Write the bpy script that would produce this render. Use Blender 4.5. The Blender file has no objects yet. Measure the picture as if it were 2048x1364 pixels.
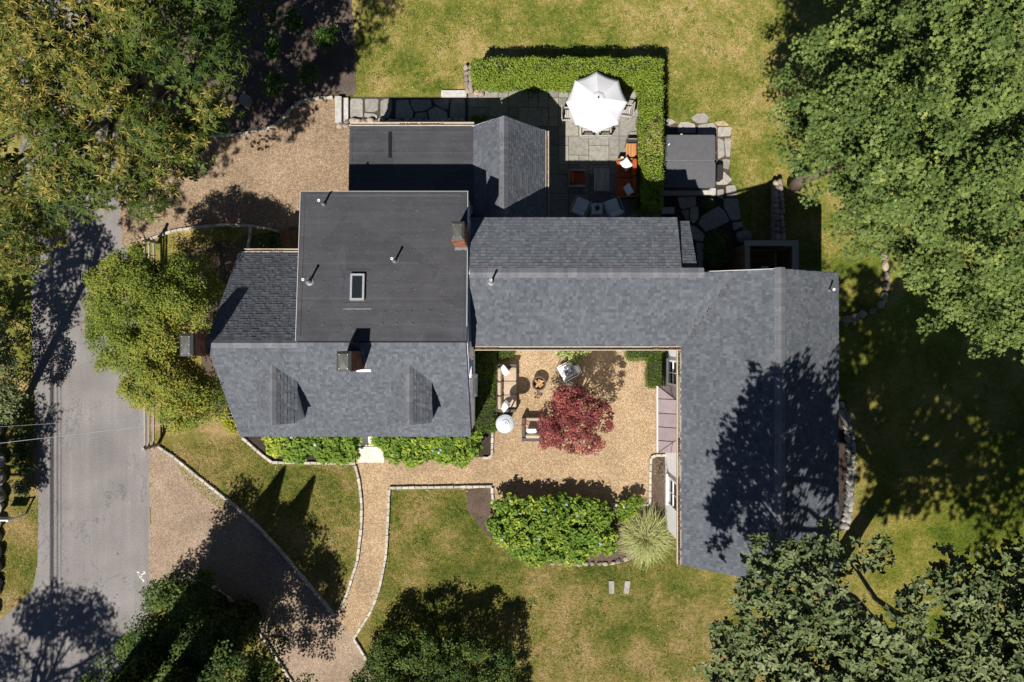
import bpy, math, random
import numpy as np
from mathutils import Vector, Matrix
R = math.radians
random.seed(7)
rng = np.random.default_rng(11)
scene = bpy.context.scene
COL = scene.collection
# ------------------------------------------------------------------ camera, sky, sun, exposure
CAM_H = 30.0
FPX = 2048 * 24 / 36.0
cam_d = bpy.data.cameras.new('camera')
cam = bpy.data.objects.new('camera', cam_d)
COL.objects.link(cam)
cam.location = (0, 0, CAM_H)
cam.rotation_euler = (0, 0, 0)
cam_d.lens = 24; cam_d.sensor_width = 36
cam_d.clip_start = 0.1; cam_d.clip_end = 600
scene.camera = cam
SUN_EL = R(53.0)
SH = (0.336, 0.674)                      # shadow offset per metre of height
world = bpy.data.worlds.new('World')
scene.world = world
world.use_nodes = True
wn = world.node_tree
sky = wn.nodes.new('ShaderNodeTexSky')
sky.sky_type = 'NISHITA'
sky.sun_disc = False
sky.sun_elevation = SUN_EL
sky.sun_rotation = math.atan2(-SH[0], -SH[1])
sky.air_density = 0.5; sky.dust_density = 0.15; sky.altitude = 2000
bg = wn.nodes['Background']
bg.inputs['Strength'].default_value = 0.06
wn.links.new(sky.outputs[0], bg.inputs['Color'])
sun_d = bpy.data.lights.new('sun', 'SUN')
sun_d.energy = 5.0; sun_d.angle = R(0.53); sun_d.color = (1.0, 0.955, 0.885)
sun = bpy.data.objects.new('sun', sun_d)
COL.objects.link(sun)
sun.rotation_euler = Vector((SH[0], SH[1], -1)).to_track_quat('-Z', 'Y').to_euler()
sun.location = (-10, -20, 30)
vs = scene.view_settings
vs.view_transform = 'Standard'; vs.look = 'None'; vs.gamma = 1; vs.use_curve_mapping = False
vs.exposure = 0.75
scene.cycles.max_bounces = 6; scene.cycles.diffuse_bounces = 2; scene.cycles.glossy_bounces = 2
scene.cycles.transparent_max_bounces = 8

# ------------------------------------------------------------------ helpers
def at(px, py, z=0.0):
    s = (CAM_H - z) / FPX
    return ((px - 1024) * s, (682 - py) * s)
def P(px, py, z=0.0):
    x, y = at(px, py, z)
    return Vector((x, y, z))
WL = {}
def wloc(o):
    return WL.get(o.name, Vector((0, 0, 0))) if o else Vector((0, 0, 0))
def thing(name, label, cat, loc=(0, 0, 0), group=None):
    o = bpy.data.objects.new(name, None)
    COL.objects.link(o)
    o.location = loc; o.empty_display_size = 0.2
    WL[o.name] = Vector(loc)
    tag(o, label, cat, group)
    return o
def tag(o, label, cat, group=None):
    o['label'] = label; o['category'] = cat
    if group: o['group'] = group
    return o
def link(name, me, parent=None, loc=(0, 0, 0), rot=(0, 0, 0), scl=(1, 1, 1)):
    o = bpy.data.objects.new(name, me)
    COL.objects.link(o)
    if parent: o.parent = parent
    o.location = loc; o.rotation_euler = rot; o.scale = scl
    return o
class MB:
    def __init__(s): s.v = []; s.f = []; s.sm = False
    def raw(s, vs_, fs):
        b = len(s.v); s.v += [tuple(p) for p in vs_]; s.f += [tuple(b + i for i in f) for f in fs]; return s
    def box(s, c, d, rz=0.0, rx=0.0, ry=0.0, taper=1.0):
        hx, hy, hz = d[0] / 2, d[1] / 2, d[2] / 2
        m = Matrix.Translation(Vector(c)) @ Matrix.Rotation(rz, 4, 'Z') @ Matrix.Rotation(ry, 4, 'Y') @ Matrix.Rotation(rx, 4, 'X')
        q = [m @ Vector((x * hx * (taper if z > 0 else 1), y * hy * (taper if z > 0 else 1), z * hz)) for z in (-1, 1) for y in (-1, 1) for x in (-1, 1)]
        return s.raw(q, [(0, 2, 3, 1), (4, 5, 7, 6), (0, 1, 5, 4), (2, 6, 7, 3), (0, 4, 6, 2), (1, 3, 7, 5)])
    def rbox(s, c, d, r=0.02, rz=0.0, rx=0.0, ry=0.0, puff=0.0):
        """box with chamfered vertical and top edges; puff lifts the middle of the top (cushions)"""
        hx, hy, hz = d[0] / 2, d[1] / 2, d[2] / 2
        m = Matrix.Translation(Vector(c)) @ Matrix.Rotation(rz, 4, 'Z') @ Matrix.Rotation(ry, 4, 'Y') @ Matrix.Rotation(rx, 4, 'X')
        def ring(ix, z):
            a, b = hx - ix, hy - ix
            k = min(r, a * .6, b * .6)
            return [m @ Vector(p) for p in ((-a + k, -b, z), (a - k, -b, z), (a, -b + k, z), (a, b - k, z), (a - k, b, z), (-a + k, b, z), (-a, b - k, z), (-a, -b + k, z))]
        q = ring(r * .6, -hz) + ring(0, -hz + r) + ring(0, hz - r) + ring(r * .6, hz)
        if puff: q += ring(min(hx, hy) * .5, hz + puff)
        n = len(q) // 8
        f = [tuple(range(7, -1, -1))]
        for k in range(n - 1):
            for i in range(8):
                j = (i + 1) % 8
                f.append((k * 8 + i, k * 8 + j, k * 8 + 8 + j, k * 8 + 8 + i))
        f.append(tuple((n - 1) * 8 + i for i in range(8)))
        return s.raw(q, f)
    def prism(s, poly, z0, z1):
        n = len(poly)
        a = sum(poly[i][0] * poly[(i + 1) % n][1] - poly[(i + 1) % n][0] * poly[i][1] for i in range(n))
        if a < 0: poly = list(reversed(poly))
        q = [(p[0], p[1], z0) for p in poly] + [(p[0], p[1], z1) for p in poly]
        f = [tuple(range(n - 1, -1, -1)), tuple(range(n, 2 * n))] + [(i, (i + 1) % n, n + (i + 1) % n, n + i) for i in range(n)]
        return s.raw(q, f)
    def tube(s, pts, r, n=8, cap=True):
        pts = [Vector(p) for p in pts]
        rr = r if isinstance(r, (list, tuple)) else [r] * len(pts)
        q = []
        for i, p in enumerate(pts):
            t = (pts[min(i + 1, len(pts) - 1)] - pts[max(i - 1, 0)])
            t = t.normalized() if t.length > 1e-9 else Vector((0, 0, 1))
            u = t.cross(Vector((0.31, 0.17, 0.93)) if abs(t.z) < .9 else Vector((1, 0, 0))).normalized(); w = t.cross(u)
            q += [p + (u * math.cos(2 * math.pi * k / n) + w * math.sin(2 * math.pi * k / n)) * rr[i] for k in range(n)]
        f = []
        for i in range(len(pts) - 1):
            for k in range(n):
                j = (k + 1) % n
                f.append((i * n + k, i * n + j, i * n + n + j, i * n + n + k))
        if cap: f += [tuple(range(n - 1, -1, -1)), tuple((len(pts) - 1) * n + k for k in range(n))]
        return s.raw(q, f)
    def lathe(s, c, prof, n=24):
        c = Vector(c); q = []
        for r_, z in prof:
            q += [c + Vector((r_ * math.cos(2 * math.pi * k / n), r_ * math.sin(2 * math.pi * k / n), z)) for k in range(n)]
        f = []
        for i in range(len(prof) - 1):
            for k in range(n):
                j = (k + 1) % n
                f.append((i * n + k, i * n + j, i * n + n + j, i * n + n + k))
        return s.raw(q, f)
    def mesh(s, name, m, off=Vector((0, 0, 0))):
        me = bpy.data.meshes.new(name)
        me.from_pydata([tuple(Vector(p) - off) for p in s.v], [], s.f)
        if m: me.materials.append(m)
        if s.sm: me.polygons.foreach_set('use_smooth', [True] * len(me.polygons))
        me.update()
        return me
    def build(s, name, m, parent=None, label=None, kind=None):
        root = wloc(parent)
        o = link(name, s.mesh(name, m, root), parent)
        WL[o.name] = root
        if label: o['label'] = label
        if kind: o['kind'] = kind
        return o
    def smooth(s): s.sm = True; return s
def dup(root, loc, rz=0.0, label=None, group=None):
    def cp(o, par):
        c = o.copy(); COL.objects.link(c)
        if par: c.parent = par
        for ch in list(o.children): cp(ch, c)
        return c
    r = cp(root, None)
    r.location = loc; r.rotation_euler = (0, 0, rz)
    WL[r.name] = Vector(loc)
    if label: r['label'] = label
    if group: r['group'] = group
    return r

# ------------------------------------------------------------------ materials
class N:
    """small node builder"""
    def __init__(s, name):
        s.m = bpy.data.materials.new(name); s.m.use_nodes = True
        s.t = s.m.node_tree; s.b = s.t.nodes['Principled BSDF']; s.out = s.t.nodes['Material Output']
        s._c = None
        s.b.inputs['Specular IOR Level'].default_value = 0.3
    def node(s, k, **kw):
        n = s.t.nodes.new(k)
        for a, b in kw.items(): setattr(n, a, b)
        return n
    def ln(s, a, b): s.t.links.new(a, b)
    def put(s, sock, v):
        if hasattr(v, 'node'): s.ln(v, sock)
        elif isinstance(v, (tuple, list)): sock.default_value = (*v, 1) if len(v) == 3 and sock.type == 'RGBA' else v
        else: sock.default_value = v
    def coord(s):
        if s._c is None: s._c = s.node('ShaderNodeTexCoord').outputs['Object']
        return s._c
    def noise(s, scale, detail=3, rough=.6, dist=0.0, sc=None):
        n = s.node('ShaderNodeTexNoise')
        n.inputs['Scale'].default_value = scale; n.inputs['Detail'].default_value = detail
        n.inputs['Roughness'].default_value = rough; n.inputs['Distortion'].default_value = dist
        c = s.coord()
        if sc:
            mp = s.node('ShaderNodeMapping'); mp.inputs['Scale'].default_value = sc; s.ln(c, mp.inputs['Vector']); c = mp.outputs[0]
        s.ln(c, n.inputs['Vector'])
        return n.outputs['Fac']
    def voro(s, scale, feature='F1', out='Color', rnd=1.0):
        n = s.node('ShaderNodeTexVoronoi', feature=feature)
        n.inputs['Scale'].default_value = scale; n.inputs['Randomness'].default_value = rnd
        s.ln(s.coord(), n.inputs['Vector'])
        return n.outputs[out]
    def math(s, op, a, b=0.5, clamp=False):
        n = s.node('ShaderNodeMath', operation=op, use_clamp=clamp)
        s.put(n.inputs[0], a); s.put(n.inputs[1], b)
        return n.outputs[0]
    def ramp(s, fac, stops):
        n = s.node('ShaderNodeValToRGB'); e = n.color_ramp.elements
        while len(e) < len(stops): e.new(0.5)
        for k, (p, c) in enumerate(stops):
            e[k].position = p; e[k].color = (*c, 1) if len(c) == 3 else c
        s.put(n.inputs[0], fac)
        return n.outputs[0]
    def mix(s, fac, a, b, mode='MIX'):
        n = s.node('ShaderNodeMix', data_type='RGBA', blend_type=mode)
        s.put(n.inputs[0], fac); s.put(n.inputs[6], a); s.put(n.inputs[7], b)
        return n.outputs[2]
    def map(s, fac, a, b, c, d):
        n = s.node('ShaderNodeMapRange')
        s.put(n.inputs[0], fac)
        for i, v in enumerate((a, b, c, d)): n.inputs[i + 1].default_value = v
        return n.outputs[0]
    def scale(s, col, fac):
        n = s.node('ShaderNodeVectorMath', operation='SCALE')
        s.put(n.inputs[0], col); s.put(n.inputs['Scale'], fac)
        return n.outputs[0]
    def island(s):
        g = s.node('ShaderNodeNewGeometry').outputs['Random Per Island']
        o = s.node('ShaderNodeObjectInfo').outputs['Random']
        return s.math('FRACT', s.math('ADD', g, s.math('MULTIPLY', o, 7.31)), 0)
    def done(s, col, rough=.8, bump=None, bs=.5, bd=.02, metal=0.0, spec=None):
        s.put(s.b.inputs['Base Color'], col); s.put(s.b.inputs['Roughness'], rough)
        s.b.inputs['Metallic'].default_value = metal
        if spec is not None: s.b.inputs['Specular IOR Level'].default_value = spec
        if bump is not None:
            n = s.node('ShaderNodeBump'); n.inputs['Strength'].default_value = bs; n.inputs['Distance'].default_value = bd
            s.put(n.inputs['Height'], bump); s.ln(n.outputs[0], s.b.inputs['Normal'])
        return s.m
def plain(name, c, rough=.7, var=.25, scale=12, metal=0.0, bs=.25, bd=.01, spec=None):
    n = N(name)
    f = n.noise(scale, 4, .65)
    g = n.map(f, .3, .7, 1 - var, 1 + var)
    rr = n.map(n.node('ShaderNodeObjectInfo').outputs['Random'], 0, 1, 1 - var * .6, 1 + var * .6)
    return n.done(n.scale(n.scale(c, g), rr), rough, n.noise(scale * 5, 3), bs, bd, metal, spec)
def stone(name, a, b, c, scale=2.2, rough=.85):
    n = N(name)
    isl = n.island()
    col = n.ramp(isl, [(0, a), (.5, b), (1, c)])
    f = n.map(n.noise(scale * 3, 5, .7), .3, .7, .72, 1.25)
    return n.done(n.scale(col, f), rough, n.noise(scale * 14, 5, .7), .5, .02)
def leafmat(name, stops, trans=.14, rough=.55, spec=.14, front=False):
    n = N(name)
    a = n.node('ShaderNodeAttribute', attribute_name='tint')
    col = n.ramp(a.outputs['Fac'], stops)
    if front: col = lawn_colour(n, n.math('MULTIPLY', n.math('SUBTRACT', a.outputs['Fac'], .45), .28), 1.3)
    n.done(col, rough, spec=spec)
    tr = n.node('ShaderNodeBsdfTranslucent')
    n.ln(n.scale(col, 1.3), tr.inputs['Color'])
    mx = n.node('ShaderNodeMixShader'); mx.inputs[0].default_value = trans
    n.ln(n.b.outputs[0], mx.inputs[1]); n.ln(tr.outputs[0], mx.inputs[2]); n.ln(mx.outputs[0], n.out.inputs[0])
    return n.m

MAT = {}
def lawn_colour(n, extra=None, k=1.0):
    """patchy turf: dry tan areas, olive areas, green areas; greener and lusher in the tree shade east of the house"""
    big = n.noise(.16, 3, .55, .3); mid = n.noise(.75, 4, .6, .4); fin = n.noise(5.5, 5, .7)
    d = n.math('ADD', n.math('MULTIPLY', big, .40), n.math('ADD', n.math('MULTIPLY', mid, .40), n.math('MULTIPLY', fin, .34)))
    if extra is not None: d = n.math('ADD', d, extra)
    st = [(.44, (.060, .088, .012)), (.51, (.122, .142, .022)), (.575, (.205, .186, .043)), (.67, (.365, .268, .118))]
    col = n.ramp(d, [(p, tuple(c * k for c in cc)) for p, cc in st])
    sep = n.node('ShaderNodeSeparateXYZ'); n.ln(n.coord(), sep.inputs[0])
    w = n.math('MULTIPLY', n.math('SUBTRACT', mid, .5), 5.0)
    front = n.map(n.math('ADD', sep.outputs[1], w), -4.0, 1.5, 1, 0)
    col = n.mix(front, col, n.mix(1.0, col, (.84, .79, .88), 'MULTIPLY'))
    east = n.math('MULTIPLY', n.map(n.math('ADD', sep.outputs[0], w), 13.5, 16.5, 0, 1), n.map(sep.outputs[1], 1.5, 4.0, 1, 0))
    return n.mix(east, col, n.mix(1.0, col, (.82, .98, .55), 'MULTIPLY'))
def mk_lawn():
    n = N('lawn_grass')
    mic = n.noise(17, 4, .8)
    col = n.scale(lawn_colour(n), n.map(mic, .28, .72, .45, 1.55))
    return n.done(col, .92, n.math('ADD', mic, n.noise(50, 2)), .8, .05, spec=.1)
def mk_gravel(name, a, b, c, sc=23):
    n = N(name)
    v = n.voro(sc, 'F1', 'Color'); ds = n.voro(sc, 'F1', 'Distance')
    sep = n.node('ShaderNodeSeparateColor'); n.ln(v, sep.inputs[0])
    f = n.math('ADD', n.math('MULTIPLY', sep.outputs[0], .7), n.math('MULTIPLY', n.noise(1.1, 5, .7), .45))
    col = n.ramp(f, [(.1, a), (.55, b), (1, c)])
    col = n.scale(col, n.map(ds, .1, .62, 1.12, .7))
    col = n.scale(col, n.map(n.noise(.45, 4, .6, .6), .3, .7, .82, 1.15))
    col = n.scale(col, n.map(n.noise(2.6, 5, .7, .5), .35, .65, .93, 1.06))
    return n.done(col, .9, ds, -1.0, .03, spec=.15)
def mk_asphalt():
    n = N('asphalt')
    sp = n.noise(15, 5, .9); bl = n.noise(.5, 4, .6)
    st = n.noise(.9, 3, .6, 0, (3.2, .12, 1))
    col = n.ramp(sp, [(.25, (.105, .097, .094)), (.5, (.170, .157, .152)), (.75, (.245, .226, .218))])
    col = n.scale(col, n.map(bl, .3, .7, .86, 1.1)); col = n.scale(col, n.map(st, .3, .7, .9, 1.08))
    col = n.scale(col, n.map(n.noise(.22, 2, .5, 1.2), .42, .58, .9, 1.06))
    cr = n.voro(2.4, 'DISTANCE_TO_EDGE', 'Distance')
    sep = n.node('ShaderNodeSeparateXYZ'); n.ln(n.coord(), sep.inputs[0])
    edge = n.map(n.math('ADD', sep.outputs[0], n.math('MULTIPLY', n.noise(.6, 2), 1.6)), -19.6, -18.4, 1, 0)
    ck = n.math('MULTIPLY', n.math('LESS_THAN', n.math('ADD', cr, n.math('MULTIPLY', n.noise(14, 4), .05)), .036), edge)
    col = n.mix(n.math('MULTIPLY', ck, .5), col, (.05, .046, .043))
    wob = n.math('ABSOLUTE', n.math('SUBTRACT', n.noise(.42, 7, .62, .4, (1.6, .7, 1)), .5), 0)
    ln = n.math('MULTIPLY', n.math('LESS_THAN', wob, .0042), n.math('GREATER_THAN', n.noise(.3, 2), .47))
    col = n.mix(n.math('MULTIPLY', ln, .5), col, (.045, .042, .04))
    spots = n.math('LESS_THAN', n.voro(.8, 'F1', 'Distance'), .05)
    col = n.mix(n.math('MULTIPLY', spots, .6), col, (.06, .055, .05))
    return n.done(col, .9, sp, .5, .012, spec=.2)
def mk_mulch(name, a, b, c):
    n = N(name)
    f = n.noise(16, 6, .8, .8); g = n.noise(.9, 4, .6)
    col = n.scale(n.ramp(f, [(.3, a), (.5, b), (.72, c)]), n.map(g, .3, .7, .75, 1.25))
    return n.done(col, .95, n.noise(30, 5, .8), .9, .05, spec=.1)
def mk_shingle():
    n = N('asphalt_shingle')
    isl = n.island()
    col = n.ramp(isl, [(0, (.058, .064, .076)), (.25, (.071, .078, .091)), (.7, (.082, .089, .102)), (1, (.101, .108, .121))])
    col = n.scale(col, n.map(n.noise(30, 4, .85), .25, .75, .66, 1.34)); col = n.scale(col, n.map(n.noise(.5, 4), .3, .7, .9, 1.1))
    return n.done(col, .9, n.noise(90, 2), .4, .006, spec=.2)
def mk_cap():
    n = N('ridge_cap_shingle')
    col = n.ramp(n.island(), [(0, (.094, .097, .110)), (.6, (.115, .118, .131)), (1, (.138, .140, .153))])
    return n.done(n.scale(col, n.map(n.noise(70, 3, .8), .25, .75, .7, 1.3)), .9, n.noise(90, 2), .4, .006, spec=.2)
def mk_membrane():
    n = N('black_membrane')
    f = n.noise(1.1, 5, .7); g = n.noise(22, 4, .85); st = n.noise(1.2, 4, .7, .2, (.25, 5, 1))
    col = n.ramp(n.math('ADD', n.math('MULTIPLY', f, .5), n.math('MULTIPLY', st, .5)), [(.3, (.031, .031, .036)), (.5, (.044, .044, .050)), (.72, (.063, .063, .069))])
    col = n.scale(col, n.map(g, .25, .75, .74, 1.26))
    sp = n.math('GREATER_THAN', n.noise(14, 2, .5), .70)
    col = n.mix(n.math('MULTIPLY', sp, .4), col, (.16, .15, .14))
    pu = n.noise(.55, 3, .55, .8)
    rim = n.math('MULTIPLY', n.map(n.math('ABSOLUTE', n.math('SUBTRACT', pu, .54), 0), 0, .035, 1, 0), .14)
    col = n.mix(rim, col, (.10, .095, .09)); col = n.scale(col, n.map(pu, .5, .6, 1.0, .86))
    return n.done(col, .62, g, .3, .006, spec=.3)
def mk_wood(name, a, b, sx=(1, 14, 14), rough=.75):
    n = N(name)
    f = n.noise(3, 5, .7, .5, sx)
    rr = n.map(n.island(), 0, 1, .82, 1.18)
    col = n.scale(n.ramp(f, [(.3, a), (.7, b)]), rr)
    return n.done(col, rough, f, .3, .008)
def mk_brick():
    n = N('brick')
    col = n.ramp(n.island(), [(0, (.13, .040, .024)), (.35, (.20, .066, .038)), (.7, (.26, .10, .058)), (1, (.30, .135, .085))])
    return n.done(n.scale(col, n.map(n.noise(20, 5, .7), .3, .7, .7, 1.25)), .9, n.noise(50, 4), .5, .01)
def mk_bark(name, a, b):
    n = N(name)
    f = n.noise(7, 6, .75, .6, (2.5, 2.5, .4))
    return n.done(n.ramp(f, [(.3, a), (.7, b)]), .95, f, 1.0, .06, spec=.1)
def mk_wicker():
    n = N('grey_brown_wicker')
    w = n.node('ShaderNodeTexWave', wave_type='BANDS', bands_direction='DIAGONAL'); w.inputs['Scale'].default_value = 22
    w.inputs['Distortion'].default_value = 1.5; n.ln(n.coord(), w.inputs['Vector'])
    col = n.ramp(n.math('ADD', n.math('MULTIPLY', w.outputs['Fac'], .5), n.math('MULTIPLY', n.noise(40, 3), .5)), [(.2, (.035, .027, .022)), (.75, (.135, .108, .092))])
    return n.done(col, .7, w.outputs['Fac'], .6, .01)
def mk_clap():
    n = N('white_clapboard')
    col = n.scale((.76, .76, .75), n.map(n.noise(3, 5, .7), .3, .7, .93, 1.05))
    return n.done(col, .55, n.noise(30, 3), .1, .004)
def mk_print():
    n = N('grey_white_print')
    f = n.noise(7, 2, .5, 2.5)
    return n.done(n.ramp(f, [(.42, (.7, .7, .72)), (.5, (.25, .26, .33)), (.6, (.05, .06, .11)), (.66, (.62, .62, .66))]), .85)
def mk_glass():
    n = N('window_glass')
    return n.done((.012, .016, .018), .04, spec=.8)
MAT.update(
    lawn=mk_lawn(), asphalt=mk_asphalt(), shingle=mk_shingle(), ridgecap=mk_cap(), membrane=mk_membrane(), brick=mk_brick(), wicker=mk_wicker(), clap=mk_clap(), print=mk_print(), glass=mk_glass(),
    gravel=mk_gravel('pea_gravel', (.21, .142, .078), (.34, .236, .138), (.47, .35, .225)),
    drive=mk_gravel('driveway_gravel', (.15, .105, .066), (.26, .182, .115), (.37, .275, .19), 22),
    shoulder=mk_gravel('shoulder_gravel', (.17, .125, .09), (.285, .21, .148), (.375, .29, .21), 26),
    mulch=mk_mulch('brown_mulch', (.05, .034, .024), (.10, .072, .054), (.17, .125, .098)),
    darkmulch=mk_mulch('dark_mulch', (.022, .016, .012), (.046, .034, .027), (.085, .066, .055)),
    barkmulch=mk_mulch('bark_mulch', (.055, .042, .034), (.105, .08, .064), (.175, .138, .115)),
    bluestone=stone('bluestone', (.150, .142, .122), (.205, .195, .170), (.255, .236, .20)),
    flag=stone('flagstone', (.20, .19, .165), (.25, .235, .205), (.30, .275, .24)),
    tanflag=stone('tan_flagstone', (.34, .25, .13), (.36, .27, .15), (.36, .27, .15)),
    fieldstone=stone('fieldstone', (.17, .14, .115), (.25, .205, .165), (.33, .26, .20)),
    greyrock=stone('grey_rock', (.12, .115, .105), (.19, .178, .16), (.28, .262, .235)),
    cobble=stone('granite_cobble', (.30, .27, .225), (.38, .345, .29), (.45, .41, .35)),
    granite=stone('granite', (.34, .325, .30), (.37, .355, .33), (.40, .385, .36)),
    landing=stone('pale_limestone', (.52, .48, .41), (.55, .51, .44), (.58, .54, .46)),
    joint=plain('joint_sand', (.055, .048, .04), .95, .4, 20),
    white=plain('white_paint', (.78, .78, .77), .5, .06, 6),
    trimgrey=plain('grey_trim', (.42, .42, .42), .5, .1, 6),
    gutter=plain('tan_gutter', (.40, .345, .27), .5, .2, 9),
    gutterin=plain('gutter_lining', (.21, .172, .13), .8, .4, 14),
    litter=mk_mulch('leaf_litter', (.05, .03, .018), (.15, .085, .045), (.32, .21, .12)),
    copper=plain('weathered_copper', (.235, .185, .185), .5, .12, 3, .15),
    seam=plain('copper_seam', (.07, .048, .045), .5, .1, 8, .35),
    lead=plain('lead_flashing', (.15, .15, .16), .5, .2, 10, .3),
    capmetal=plain('chimney_cap_metal', (.085, .085, .078), .5, .16, 8, .4),
    pvc=plain('white_pvc', (.80, .78, .74), .5, .06, 12),
    black=plain('black_metal', (.015, .015, .016), .45, .2, 10, .3),
    steel=plain('brushed_steel', (.62, .66, .70), .38, .06, 8, .45),
    chrome=plain('bolt', (.75, .75, .75), .3, .05, 8, .8),
    skyframe=plain('skylight_frame', (.30, .30, .30), .45, .1, 8, .2),
    canvas=plain('white_canvas', (.55, .55, .56), .85, .04, 3, bs=.15),
    pillow=plain('white_pillow', (.78, .77, .75), .9, .06, 8, bs=.3),
    beige=plain('beige_cushion', (.36, .275, .20), .9, .1, 7, bs=.3),
    orange=plain('burnt_orange_cushion', (.33, .072, .022), .9, .12, 7, bs=.3),
    darkcush=plain('charcoal_mesh', (.02, .02, .022), .9, .2, 30),
    teak=mk_wood('teak_wood', (.30, .13, .045), (.44, .215, .085), (14, 1, 14)),
    greywood=mk_wood('silvered_wood', (.27, .25, .225), (.44, .41, .37), (14, 1, 14)),
    brownwood=mk_wood('brown_wood', (.10, .05, .024), (.19, .10, .05)),
    railwood=mk_wood('weathered_rail', (.20, .165, .13), (.34, .29, .235), (14, 1.2, 14)),
    cedar=mk_wood('weathered_cedar', (.145, .13, .115), (.26, .24, .215)),
    log=mk_wood('split_log', (.30, .16, .07), (.48, .30, .15)),
    tubcover=plain('grey_vinyl_cover', (.085, .085, .092), .55, .1, 5, bs=.1),
    tubside=plain('dark_tub_shell', (.02, .018, .017), .6, .2, 9),
    rust=plain('brown_fire_bowl', (.10, .068, .052), .6, .3, 12, .3),
    cable=plain('black_cable', (.02, .02, .02), .6, .1, 10),
    palecable=plain('pale_cable', (.26, .27, .28), .5, .1, 10),
    pole=mk_bark('utility_pole_wood', (.09, .065, .045), (.17, .125, .09)),
    bark=mk_bark('grey_bark', (.055, .043, .034), (.15, .12, .098)),
    brownbark=mk_bark('brown_bark', (.10, .07, .05), (.24, .18, .14)),
    palebark=mk_bark('pale_bark', (.14, .12, .10), (.34, .30, .26)),
    paint=plain('road_paint', (.62, .58, .54), .7, .15, 60),
    bloom=plain('blue_bloom', (.36, .43, .66), .9, .2, 30),
    palebloom=plain('pale_bloom', (.62, .60, .66), .9, .2, 30),
    terracotta=plain('grey_pot', (.12, .12, .12), .8, .2, 12),
    # leaves: tint 0..1
    l_maple=leafmat('maple_leaves', [(0, (.044, .074, .017)), (.45, (.102, .146, .036)), (.8, (.165, .208, .052)), (1, (.25, .26, .07))]),
    l_oak=leafmat('oak_leaves', [(0, (.056, .080, .028)), (.5, (.118, .148, .056)), (1, (.225, .240, .12))], .15, .55, .16),
    l_chest=leafmat('chestnut_leaves', [(0, (.026, .052, .008)), (.4, (.088, .118, .020)), (.72, (.195, .182, .036)), (1, (.38, .29, .085))], .18),
    l_birch=leafmat('yellowing_leaves', [(0, (.072, .115, .018)), (.4, (.170, .208, .030)), (.75, (.285, .265, .045)), (1, (.33, .19, .055))], .25),
    l_dark=leafmat('dark_leaves', [(0, (.028, .052, .010)), (.55, (.062, .104, .020)), (1, (.16, .195, .038))], .18),
    l_conifer=leafmat('conifer_sprays', [(0, (.022, .044, .010)), (.6, (.052, .088, .018)), (1, (.11, .145, .03))], .2),
    l_box=leafmat('boxwood_leaves', [(0, (.045, .085, .010)), (.5, (.085, .140, .016)), (1, (.145, .19, .03))], .22),
    l_hedge=leafmat('privet_leaves', [(0, (.095, .145, .018)), (.5, (.19, .255, .030)), (.85, (.29, .32, .055)), (1, (.33, .25, .13))], .25),
    l_hyd=leafmat('hydrangea_leaves', [(0, (.048, .105, .013)), (.5, (.142, .220, .028)), (.85, (.275, .335, .045)), (1, (.42, .42, .05))], .25),
    l_gold=leafmat('golden_leaves', [(0, (.13, .16, .015)), (1, (.42, .38, .03))], .25),
    l_varieg=leafmat('variegated_leaves', [(0, (.09, .13, .03)), (.5, (.25, .28, .075)), (1, (.50, .48, .26))], .2),
    l_red=leafmat('red_maple_leaves', [(0, (.085, .020, .022)), (.5, (.225, .056, .054)), (.85, (.39, .120, .10)), (1, (.52, .20, .13))], .25),
    l_blade=leafmat('pale_grass_blades', [(0, (.14, .165, .045)), (.5, (.31, .32, .115)), (1, (.50, .49, .25))], .2),
    l_rhodo=leafmat('shrub_leaves', [(0, (.025, .06, .010)), (.6, (.055, .11, .018)), (1, (.11, .17, .035))], .2),
    l_grass=leafmat('grass_blade', [(0, (.080, .112, .016)), (.4, (.180, .190, .032)), (.75, (.32, .26, .08)), (1, (.50, .40, .18))], .2, front=True),
    l_fallen=leafmat('fallen_leaf', [(0, (.30, .22, .07)), (.6, (.44, .36, .14)), (1, (.55, .50, .36))], .1),
)
# ------------------------------------------------------------------ foliage tools
def _tmpl(kind):
    if kind == 'quad': return np.array([(0, -.5, 0), (.33, 0, .07), (0, .5, 0), (-.33, 0, .07)]), [[0, 1, 2, 3]]
    if kind == 'oval': return np.array([(0, -.5, -.03), (.25, -.2, .08), (.22, .18, .06), (0, .5, -.08), (-.22, .18, .06), (-.25, -.2, .08)]), [[0, 1, 2, 3], [0, 3, 4, 5]]
    if kind == 'lance': return np.array([(0, 0, 0), (.085, .42, .03), (0, 1, -.06), (-.085, .42, .03)]), [[0, 1, 2, 3]]
    if kind == 'maple':
        v = [(0, 0, 0)]; f = []
        tips = [(-2.25, .42), (-1.1, .52), (0, .58), (1.1, .52), (2.25, .42)]
        for k, (a, r) in enumerate(tips):
            v.append((math.sin(a) * r, math.cos(a) * r, -.09))
        na = [-3.14, -1.65, -.55, .55, 1.65, 3.14]
        for a in na: v.append((math.sin(a) * .24, math.cos(a) * .24, .04))
        for k in range(5): f.append([0, 6 + k, 1 + k, 7 + k])
        return np.array(v), f
def frames(nrm, spin):
    n = nrm / (np.linalg.norm(nrm, axis=1, keepdims=True) + 1e-9)
    ref = np.where(np.abs(n[:, 2:3]) > .95, np.array([[1., 0, 0]]), np.array([[0, 0, 1.]]))
    u = np.cross(ref, n); u /= (np.linalg.norm(u, axis=1, keepdims=True) + 1e-9)
    w = np.cross(n, u)
    c, s = np.cos(spin)[:, None], np.sin(spin)[:, None]
    return u * c + w * s, -u * s + w * c, n
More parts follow.
